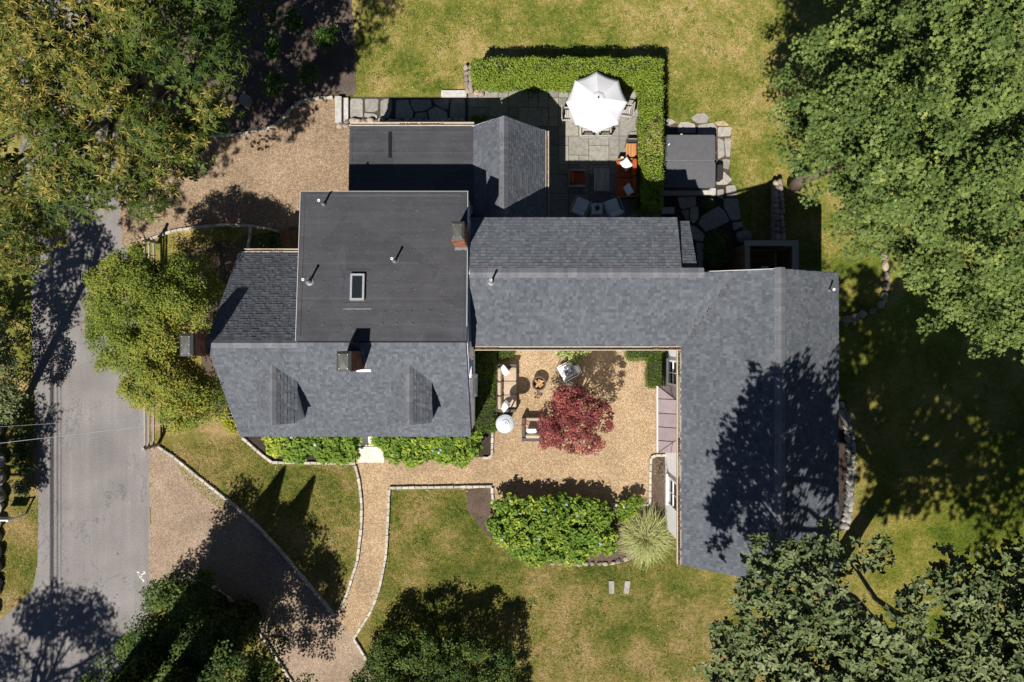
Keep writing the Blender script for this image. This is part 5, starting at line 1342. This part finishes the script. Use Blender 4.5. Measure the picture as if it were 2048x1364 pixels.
# ------------------------------------------------------------------ trees
def tree(name, label, base, fork, r0, outline, z_edge, z_top, n, per, r, size, kind, m, bark, flat=.55, up=.7, rnd=.5, fall=140, inset=12, jit=.5, tint=None, nl=14, group=None, under=.5, zfun=None, cat='tree', lr=None, sprays=0):
    t = thing(name, label, cat, (base[0], base[1], 0), group)
    c, q = clumps_in(outline, z_edge, z_top, n, inset, fall, jit, zfun)
    if sprays:       # gather the clumps into separate sprays with dark gaps between them
        S = sample_poly(outline, sprays * 12, inset + 6); sel = []
        for s in S:
            if all((s[0] - o[0]) ** 2 + (s[1] - o[1]) ** 2 > 55 ** 2 for o in sel): sel.append(s)
            if len(sel) >= sprays: break
        sel = np.array(sel); dz = rng.uniform(-1.7, 1.5, len(sel)); tl = rng.normal(0, .012, (len(sel), 2)); m_ = max(5, n // len(sel))
        q = np.repeat(sel, m_, 0) + rng.normal(size=(len(sel) * m_, 2)) * np.array([27, 21]) @ np.array([[.85, -.5], [.5, .85]])
        k_ = np.repeat(np.arange(len(sel)), m_); ok = poly_in(q, outline); q, k_ = q[ok], k_[ok]
        dd = np.clip(poly_dist(sel, outline) / fall, 0, 1)[k_]
        z = z_edge + (z_top - z_edge) * np.sqrt(1 - (1 - dd) ** 2) + dz[k_] + np.sum((q - sel[k_]) * tl[k_], 1) + rng.uniform(-.15, .15, len(q))
        c = wpts(q, z)
    trunk(t, base, fork, r0, r0 * .7, bark)
    rr = r * rng.uniform(.7, 1.3, len(c))
    p, nm = clump_leaves(c, rr, per, flat, up, rnd)
    k = np.repeat(np.arange(len(c)), per); ct = rng.uniform(.15, .65, len(c))
    tt = np.clip(ct[k] + rng.normal(0, .17, len(p)), 0, 1) if tint is None else tint(p, k, q)
    leaves('crown', p, nm, size * rng.uniform(.65, 1.25, len(p)), tt, kind, m, t)
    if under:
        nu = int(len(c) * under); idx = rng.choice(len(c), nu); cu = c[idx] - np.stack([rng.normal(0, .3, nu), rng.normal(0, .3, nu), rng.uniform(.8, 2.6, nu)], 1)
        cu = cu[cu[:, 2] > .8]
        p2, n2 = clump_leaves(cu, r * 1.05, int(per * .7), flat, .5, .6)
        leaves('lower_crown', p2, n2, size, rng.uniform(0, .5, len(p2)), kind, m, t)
    limbs(t, base, fork, c - [0, 0, .15], lr or r0 * .42, bark, nl)
    return t
# big maple, right
MO = [(1566, 62), (1600, 50), (1642, 42), (1668, 20), (1700, 5), (1722, -60), (1900, -160), (2250, -160), (2250, 740), (2100, 730), (2048, 712), (2010, 700), (1985, 682), (1950, 690), (1925, 694), (1895, 672), (1880, 668), (1845, 628), (1868, 592), (1815, 560), (1796, 530), (1795, 500), (1752, 492), (1742, 470), (1700, 440), (1690, 410), (1678, 380), (1650, 340), (1640, 322), (1592, 310), (1585, 285), (1562, 270), (1552, 222), (1566, 190), (1556, 150), (1580, 110)]
tree('maple_tree', 'huge green maple filling the upper right of the view', (12.45, 6.95, 0), (13.0, 7.0, 6.5), .27, MO, 4.8, 11.5, 900, 84, .46, .142, 'maple', MAT['l_maple'], MAT['brownbark'], .45, .74, .55, 260, 8, 1.5, nl=18, under=.3, sprays=150, lr=.11)
# open crowned oak, lower right: low spreading limbs in view and a tall upper crown
OO = [(1408, 1182), (1425, 1160), (1440, 1132), (1492, 1112), (1530, 1078), (1565, 1066), (1600, 1062), (1632, 1048), (1662, 1062), (1690, 1085), (1720, 1098), (1765, 1092), (1830, 1108), (1905, 1098), (1960, 1062), (2020, 1085), (2060, 1060), (2250, 1050), (2250, 1560), (1400, 1560), (1398, 1420), (1408, 1345), (1432, 1268), (1432, 1215)]
oak = thing('oak_tree', 'tall open crowned grey green oak in the lower right corner', 'tree', (13.55, -10.65, 0))
trunk(oak, (13.55, -10.65, 0), (14.0, -11.2, 7.0), .42, .30, MAT['palebark'])
c, q = clumps_in(OO, 11.0, 13.0, 470, 14, 220, .8)
keep = np.ones(len(c), bool)
for hx_, hy_, hr in ((1705, 1160, 34), (1760, 1205, 40), (1830, 1150, 30), (1868, 1230, 26), (1640, 1330, 22)): keep &= np.hypot(q[:, 0] - hx_, q[:, 1] - hy_) > hr + 12
c = c[keep]
nu = 400; d = unit(rng.normal(size=(nu, 3))); d[:, 2] = np.where(d[:, 2] < -.5, -d[:, 2], d[:, 2])
cu = np.array([15.2, -12.0, 12.8]) + d * rng.uniform(.45, 1, (nu, 1)) * np.array([5.6, 5.4, 4.4])
cs = wpts(q, np.full(len(q), 7.0))
cu = cu[(cu[:, 2] > 9.3)]
pxu = 1024 + FPX * cu[:, 0] / (CAM_H - cu[:, 2]); pyu = 682 - FPX * cu[:, 1] / (CAM_H - cu[:, 2])
cu = cu[(pxu > 1745) & (pyu > 1125 - (pxu - 1745) * .06)]
def rosettes(c, r, ns, nl, size, flat=.5):
    ctr = np.repeat(c, ns, 0); dv = unit(rng.normal(size=ctr.shape)); dv[:, 2] = np.abs(dv[:, 2])
    tips = ctr + dv * (rng.uniform(.2, 1, (len(ctr), 1)) ** .5) * np.array([r, r, r * flat])
    tp = np.repeat(tips, nl, 0); ax = np.repeat(dv * .5 + [0, 0, .8], nl, 0); x_, y_, z_ = frames(ax, rng.uniform(0, 6.28, len(tp)))
    an = np.tile(np.linspace(0, 6.283, nl, endpoint=False), len(tips)) + rng.normal(0, .3, len(tp)); el = rng.uniform(-.5, .5, len(tp))
    yd = (x_ * np.cos(an)[:, None] + y_ * np.sin(an)[:, None]) * np.cos(el)[:, None] + z_ * np.sin(el)[:, None]
    ct = np.repeat(np.repeat(rng.uniform(.2, .65, len(c)), ns) + rng.normal(0, .12, len(tips)), nl) + rng.normal(0, .1, len(tp))
    sz = size * rng.uniform(.7, 1.25, len(tp))
    return tp + yd * sz[:, None] * .5, z_ + rng.normal(size=z_.shape) * .3, sz, ct, yd
p_, n_, s_, t_, y_ = rosettes(c, .50, 15, 7, .15)
leaves('crown', p_, n_, s_, t_, 'oval', MAT['l_oak'], oak, ydir=y_)
p_, n_, s_, t_, y_ = rosettes(cu, .8, 19, 7, .17)
leaves('upper_crown', p_, n_, s_, t_, 'oval', MAT['l_oak'], oak, ydir=y_)
limbs(oak, (13.55, -10.65, 5), (14.0, -11.2, 8.5), c - [0, 0, .15], .16, MAT['palebark'], 26, .05)
limbs(oak, (14.0, -11.2, 6.0), (14.2, -11.5, 9.0), cu - [0, 0, .15], .17, MAT['palebark'], 14)
trunk(oak, (14.0, -11.2, 6.8), (14.3, -11.7, 13), .28, .08, MAT['palebark'])
# two tall trees beyond the lower right corner whose shade covers the east lawn
def round_tree(name, label, x, y, R_, z0, z1, n, per, r, size, m, bark, group=None, kind='oval', r0=.25, tx=0.0):
    t = thing(name, label, 'tree', (x, y, 0), group)
    d = unit(rng.normal(size=(n, 3))); d[:, 2] = np.where(d[:, 2] < -.3, -d[:, 2], d[:, 2])
    c = np.array([x, y, (z0 + z1) / 2]) + d * rng.uniform(.55, 1, (n, 1)) * np.array([R_, R_, (z1 - z0) / 2])
    trunk(t, (x + tx, y, 0), (x + tx * .4, y, z1 * .75), r0, r0 * .4, bark)
    p, nm = clump_leaves(c, r, per, .6, .6, .5)
    leaves('crown', p, nm, size * rng.uniform(.7, 1.2, len(p)), np.clip(np.repeat(rng.uniform(.1, .7, n), per) + rng.normal(0, .15, len(p)), 0, 1), kind, m, t)
    limbs(t, (x + tx, y, 0), (x + tx * .4, y, z1 * .7), c, r0 * .4, bark, 10)
    return t
round_tree('oak_tree', 'oak standing beyond the right edge that shades the far lawn', 20.8, -8.6, 4.1, 8, 13.5, 170, 90, .75, .2, MAT['l_oak'], MAT['palebark'], None, tx=3.2)
round_tree('street_tree', 'street tree beyond the lower left corner casting shade on the road', -23.3, -20.3, 3.4, 6.5, 11.5, 95, 70, .62, .18, MAT['l_dark'], MAT['bark'], 'trees along the road')
round_tree('street_tree', 'small street tree outside the left edge beside the verge', -24.2, -8.4, 2.5, 4.0, 7, 70, 70, .5, .15, MAT['l_dark'], MAT['bark'], 'trees along the road')
round_tree('street_tree', 'dense street tree outside the left edge above the utility pole', -23.0, -.6, 2.9, 4.6, 8, 90, 80, .6, .16, MAT['l_dark'], MAT['bark'], 'trees along the road')
# yellow flowering chestnut, upper left: rosettes of long narrow leaves
CH = [(-140, -140), (470, -140), (480, -10), (488, 30), (470, 70), (482, 100), (492, 150), (470, 180), (478, 215), (440, 250), (415, 262), (400, 300), (404, 330), (368, 330), (345, 370), (352, 395), (325, 420), (318, 450), (270, 470), (240, 455), (200, 470), (165, 455), (120, 462), (95, 500), (90, 550), (62, 575), (66, 618), (20, 640), (-140, 660)]
base = (-15.6, 11.2, 0)
t = thing('chestnut_tree', 'wide yellowish flowering chestnut over the upper left corner', 'tree', (base[0], base[1], 0))
def zch(q): return np.clip((q[:, 0] - 150) / 320, 0, 1) * np.clip((330 - q[:, 1]) / 300, 0, 1) * 2.6
c, q = clumps_in(CH, 4.8, 9.6, 230, 14, 230, .6, zch)
holes = [(345, 160, 26), (300, 185, 30), (360, 225, 18), (205, 290, 16), (140, 185, 20), (50, 385, 18), (372, 372, 20), (180, 260, 15), (335, 60, 18)]
keep = np.ones(len(c), bool)
for hx_, hy_, hr in holes: keep &= np.hypot(q[:, 0] - hx_, q[:, 1] - hy_) > hr + 10
c, q = c[keep], q[keep]
ns = 27
ctr = np.repeat(c, ns, 0); dv = unit(rng.normal(size=ctr.shape)); dv[:, 2] = np.abs(dv[:, 2]) * .8
tips = ctr + dv * (rng.uniform(.3, 1, (len(ctr), 1)) ** .5) * np.array([.78, .78, .5])
yel = np.repeat(np.clip(rng.normal(.34, .2, len(c)) + np.clip((330 - q[:, 0]) / 900, -.2, .25), 0, 1), ns) + rng.normal(0, .12, len(ctr))
NL = 12
tp = np.repeat(tips, NL, 0); ax = np.repeat(dv + [0, -.1, .7], NL, 0); x_, y_, z_ = frames(ax, rng.uniform(0, 6.28, len(tp)))
ang = np.tile(np.linspace(0, 6.283, NL, endpoint=False), len(tips)) + rng.normal(0, .25, len(tp))
el = rng.uniform(-.35, .65, len(tp))
yd = (x_ * np.cos(ang)[:, None] + y_ * np.sin(ang)[:, None]) * np.cos(el)[:, None] + z_ * np.sin(el)[:, None]; yd[:, 2] -= .18; yd[:, 1] -= .12
leaves('crown', tp, z_ + rng.normal(size=z_.shape) * .25, .205 * rng.uniform(.7, 1.2, len(tp)), np.repeat(yel, NL) * .85 + rng.normal(0, .1, len(tp)), 'lance', MAT['l_chest'], t, ydir=yd)
sel = yel > .58
tc = np.repeat(tips[sel], 7, 0); d = unit(rng.normal(size=tc.shape) * [1, 1, .4] + [0, -.3, .5])
leaves('catkins', tc, d[:, [1, 2, 0]] + [0, 0, .5], .2 * rng.uniform(.7, 1.2, len(tc)), rng.uniform(.85, 1, len(tc)), 'lance', MAT['l_chest'], t, ydir=d)
inn = np.where((q[:, 0] < 370) & (q[:, 1] < 360))[0]
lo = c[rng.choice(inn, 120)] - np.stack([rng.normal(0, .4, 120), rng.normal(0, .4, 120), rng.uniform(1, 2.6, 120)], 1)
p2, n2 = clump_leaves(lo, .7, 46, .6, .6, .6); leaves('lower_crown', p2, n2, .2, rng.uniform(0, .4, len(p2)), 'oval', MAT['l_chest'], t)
trunk(t, base, (-13.8, 9.6, 5.0), .34, .22, MAT['bark']); limbs(t, base, (-13.8, 9.6, 5.0), c - [0, 0, .1], .15, MAT['bark'], 30)
for k, (px, py, h) in enumerate(((300, 195, 4.2), (278, 205, 4.4), (318, 190, 3.4))):
    x, y = at(px, py); o = MB().tube([(x, y, 0), (x + .02, y + .03, h)], [.09, .06], 8).smooth().build('young_trunk', MAT['palebark']); tag(o, ('middle', 'left', 'right')[k] + ' of three thin bare trunks seen through a gap in the chestnut', 'tree', 'thin trunks under the chestnut')
tree('understory_tree', 'darker green tree behind the chestnut at the top edge', (-10.6, 14.2, 0), (-11, 14.2, 4), .16, [(380, -120), (500, -120), (505, -10), (492, 60), (488, 110), (455, 130), (420, 110), (380, 80), (330, 40), (330, -60)], 4, 6.5, 46, 70, .5, .14, 'oval', MAT['l_dark'], MAT['bark'], under=.4, nl=8, fall=80)
# yellowing tree in front of the west gable
BI = [(143, 602), (166, 592), (160, 560), (205, 520), (212, 505), (240, 500), (262, 486), (292, 482), (312, 505), (322, 535), (345, 508), (366, 505), (392, 530), (404, 555), (418, 590), (414, 635), (398, 660), (368, 668), (364, 712), (402, 722), (410, 745), (430, 770), (436, 800), (430, 836), (402, 846), (380, 862), (340, 868), (308, 842), (290, 838), (270, 824), (235, 806), (225, 782), (212, 765), (238, 742), (215, 742), (180, 742), (178, 712), (162, 712), (138, 688), (170, 672), (166, 645)]
def bt(p, k, q):
    s = q[k]; w = .36 + .17 * np.sin(s[:, 0] / 42) * np.cos(s[:, 1] / 55) + .28 * np.clip((s[:, 1] - 690) / 150, 0, 1) - .12 * np.clip((560 - s[:, 1]) / 60, 0, 1)
    return np.clip(w + rng.normal(0, .15, len(p)) + rng.normal(0, .1, len(q))[k], 0, 1)
tree('yellowing_tree', 'yellow green tree crowding the west chimney and rail fence', (-13.6, -.4, 0), (-13.4, -.3, 3.0), .2, BI, 3.1, 5.6, 330, 135, .36, .085, 'oval', MAT['l_birch'], MAT['bark'], .6, .62, .55, 75, 9, .35, bt, nl=20, under=.6)
# dark cluster at the lower left
SW = [(160, 1390), (168, 1335), (232, 1304), (262, 1252), (264, 1225), (290, 1172), (318, 1146), (350, 1150), (366, 1178), (372, 1205), (410, 1225), (446, 1256), (490, 1290), (528, 1325), (552, 1364), (560, 1500), (150, 1500)]
tree('dark_maple', 'dark green tree in the lower left by the road corner', (-14.6, -12.2, 0), (-14.4, -12, 3.2), .18, SW, 3.0, 5.2, 210, 110, .45, .12, 'maple', MAT['l_dark'], MAT['bark'], .6, .62, .5, 120, 10, .4, nl=14, under=.8)
def arborvitae(label, x, y, h, w):
    t = thing('arborvitae', label, 'conifer', (x, y, 0), 'pointed conifers in the lower left cluster')
    n = int(5200 * h / 6); u = rng.uniform(0, 1, n) ** .8; a = rng.uniform(0, 6.283, n); rr = w * (1 - u) ** .75 * (1 + .12 * np.sin(a * 5 + u * 20)) * rng.uniform(.82, 1.06, n)
    p = np.stack([x + rr * np.cos(a), y + rr * np.sin(a), .2 + u * (h - .2)], 1)
    nm = np.stack([np.cos(a), np.sin(a), np.full(n, .45)], 1) + rng.normal(size=(n, 3)) * .35
    leaves('crown', p, nm, .16 * rng.uniform(.7, 1.3, n), rng.uniform(0, 1, n), 'oval', MAT['l_conifer'], t, ydir=np.stack([np.cos(a) * .6, np.sin(a) * .6, np.full(n, 1.)], 1) + rng.normal(size=(n, 3)) * .3)
    MB().tube([(x, y, 0), (x, y, h * .9)], [.1, .02], 8).build('trunk', MAT['bark'], t)
    MB().lathe((x, y, 0), [(w * .8, .3), (w * .7, h * .3), (w * .4, h * .65), (0, h * .95)], 10).build('inner_branches', MAT['hedgecore'], t)
arborvitae('tall pointed dark conifer in the lower left cluster, nearest the road', -13.0, -11.6, 9.0, .95)
arborvitae('tall pointed dark conifer in the lower left cluster, nearest the gravel drive', -11.7, -12.0, 9.0, 1.0)
arborvitae('shorter pointed conifer left of the two tall ones', -14.3, -12.7, 8.0, .9)
# small dark tree at the bottom edge
BT = [(690, 1364), (702, 1340), (735, 1318), (740, 1288), (765, 1265), (800, 1256), (850, 1250), (895, 1268), (945, 1260), (995, 1275), (1028, 1305), (1040, 1340), (1042, 1400), (1040, 1560), (690, 1560)]
tree('dark_tree', 'small dark green tree cut off by the bottom edge', (-3.3, -14.6, 0), (-3.3, -14.6, 1.4), .14, BT, 0.9, 3.0, 330, 90, .34, .10, 'oval', MAT['l_dark'], MAT['bark'], .6, .62, .5, 170, 8, .25, nl=14, under=.8)
# red japanese maple in the courtyard
JM = [(1111, 786), (1124, 772), (1155, 775), (1178, 782), (1184, 795), (1205, 800), (1222, 812), (1232, 832), (1231, 854), (1213, 864), (1197, 866), (1205, 880), (1213, 893), (1207, 918), (1192, 908), (1180, 918), (1165, 902), (1152, 913), (1138, 908), (1122, 904), (1110, 890), (1096, 895), (1082, 900), (1073, 890), (1085, 876), (1075, 858), (1082, 832), (1102, 826), (1106, 812), (1108, 800)]
def jt(p, k, q):
    s = q[k]; return np.clip(.38 + .4 * np.exp(-(((s[:, 0] - 1140) / 30) ** 2 + ((s[:, 1] - 795) / 22) ** 2)) + rng.normal(0, .17, len(p)) + rng.normal(0, .13, len(q))[k], 0, 1)
tree('japanese_maple', 'red leaved japanese maple growing in the gravel courtyard', (2.55, -3.3, 0), (2.5, -3.3, 1.4), .09, JM, 1.9, 3.3, 150, 56, .23, .085, 'maple', MAT['l_red'], MAT['bark'], .5, .68, .5, 48, 5, .22, jt, nl=16, under=.45, lr=.035)
# weedy litter and pale fallen leaves on the lawn and drive
def scatter(name, n, poly, z, size, m, kind='quad', tl=(0, 1)):
    q = sample_poly(poly, n); p = wpts(q, np.full(len(q), z)); o = leaves(name, p, rng.normal(size=(n, 3)) * .15 + [0, 0, 1], size * rng.uniform(.5, 1.4, n), rng.uniform(*tl, n), kind, m); o['kind'] = 'stuff'
scatter('fallen_leaves', 40, [(320, 900), (720, 930), (720, 1080), (600, 1150)], .03, .065, MAT['l_fallen'])
scatter('fallen_leaves', 60, [(700, 10), (1540, 0), (1560, 300), (1340, 240), (1340, 80), (960, 80), (930, 180), (720, 190)], .03, .055, MAT['l_fallen'])
scatter('fallen_leaves', 60, [(780, 980), (930, 980), (1020, 1110), (1380, 1140), (1400, 1364), (1050, 1364), (720, 1300)], .03, .055, MAT['l_fallen'])
scatter('fallen_leaves', 120, [(20, 640), (76, 900), (76, 1150), (10, 1230), (0, 640)], .03, .045, MAT['l_fallen'])
scatter('drive_litter', 500, [(345, 915), (400, 957), (470, 1015), (440, 1020), (370, 960)], .02, .06, MAT['l_chest'], tl=(.3, 1))

# short rough grass over the open lawns
def grass(poly, dens):
    P_ = np.array([at(*p) for p in poly]); area = .5 * abs(np.dot(P_[:, 0], np.roll(P_[:, 1], 1)) - np.dot(P_[:, 1], np.roll(P_[:, 0], 1)))
    n = int(area * dens); q = sample_poly(poly, n); p = wpts(q, np.full(len(q), .004)); n = len(p)
    w = p[:, :2]; f = np.sin(w[:, 0] * .9 + 1.3 * np.sin(w[:, 1] * .7)) * np.cos(w[:, 1] * 1.1 + np.sin(w[:, 0] * 1.7)) + .5 * np.sin(w[:, 0] * 2.7 + w[:, 1] * 1.9)
    a = rng.uniform(0, 6.283, n); yd = np.stack([np.cos(a), np.sin(a), rng.uniform(.25, 1.1, n)], 1)
    return p, yd, np.clip(.42 + .16 * f + rng.normal(0, .2, n), 0, 1)
parts = [grass(pl, dn) for pl, dn in (
    ([(714, 0), (1560, 0), (1560, 60), (1552, 330), (1640, 400), (1700, 470), (1660, 545), (1500, 470), (1465, 330), (1440, 245), (1335, 240), (1335, 85), (970, 85), (930, 125), (930, 180), (714, 190)], 420),
    ([(318, 897), (478, 872), (540, 930), (708, 934), (718, 1000), (716, 1080), (690, 1180), (672, 1226), (620, 1168), (570, 1108), (470, 1008), (400, 952)], 520),
    ([(783, 982), (926, 982), (932, 1025), (968, 1070), (1020, 1114), (1100, 1134), (1262, 1130), (1350, 1090), (1400, 1138), (1440, 1180), (1440, 1364), (745, 1364), (714, 1276), (748, 1222), (776, 1110)], 420),
    ([(1715, 640), (1900, 690), (2048, 720), (2048, 1100), (1900, 1260), (1600, 1364), (1430, 1364), (1430, 1150), (1700, 1080), (1716, 900)], 260),
    ([(20, 1000), (76, 1000), (74, 1130), (64, 1172), (0, 1232), (0, 1050)], 420), ([(330, 470), (500, 456), (495, 500), (330, 520)], 420))]
p = np.vstack([a for a, _, _ in parts]); yd = np.vstack([a for _, a, _ in parts]); tt = np.concatenate([a for _, _, a in parts])
o = leaves('grass', p, np.tile([0, 0, 1.], (len(p), 1)), .085 * rng.uniform(.6, 1.4, len(p)), tt, 'lance', MAT['l_grass'], ydir=yd); o['kind'] = 'stuff'

# clover and weeds in the turf, and stones strayed from the gravel
wc = np.vstack([wpts(sample_poly(pl, k), np.full(k, .02)) for pl, k in (([(720, 10), (1540, 10), (1540, 330), (1460, 240), (1340, 80), (960, 80), (930, 180), (720, 190)], 130), ([(783, 982), (926, 982), (1020, 1114), (1350, 1120), (1400, 1364), (760, 1330), (776, 1110)], 120), ([(330, 905), (540, 930), (710, 935), (690, 1180), (570, 1108)], 60))])
k = 26; wp = np.repeat(wc, k, 0) + rng.normal(size=(len(wc) * k, 3)) * np.repeat(rng.uniform(.05, .2, len(wc)), k)[:, None] * [1, 1, 0] + [0, 0, .02]
o = leaves('clover', wp, rng.normal(size=wp.shape) * .3 + [0, 0, 1], .055 * rng.uniform(.6, 1.3, len(wp)), rng.uniform(.1, .7, len(wp)), 'oval', MAT['l_box']); o['kind'] = 'stuff'
sp = np.vstack([np.array([at(x + rng.normal(0, 5), y + rng.normal(0, 5)) for _ in range(14)]) for x, y in ((724, 1000), (723, 1060), (712, 1130), (776, 1060), (770, 1120), (752, 1195), (800, 974), (860, 974), (930, 974), (345, 912), (420, 972), (500, 1038), (570, 1112), (630, 1185), (450, 450), (530, 262))])
mb = MB()
for x, y in sp: s = random.uniform(.02, .045); mb.rbox((x, y, s * .4 + .01), (s * 1.4, s, s * .8), s * .3, rz=random.uniform(0, 3))
o = mb.build('stray_gravel', MAT['cobble']); o['kind'] = 'stuff'
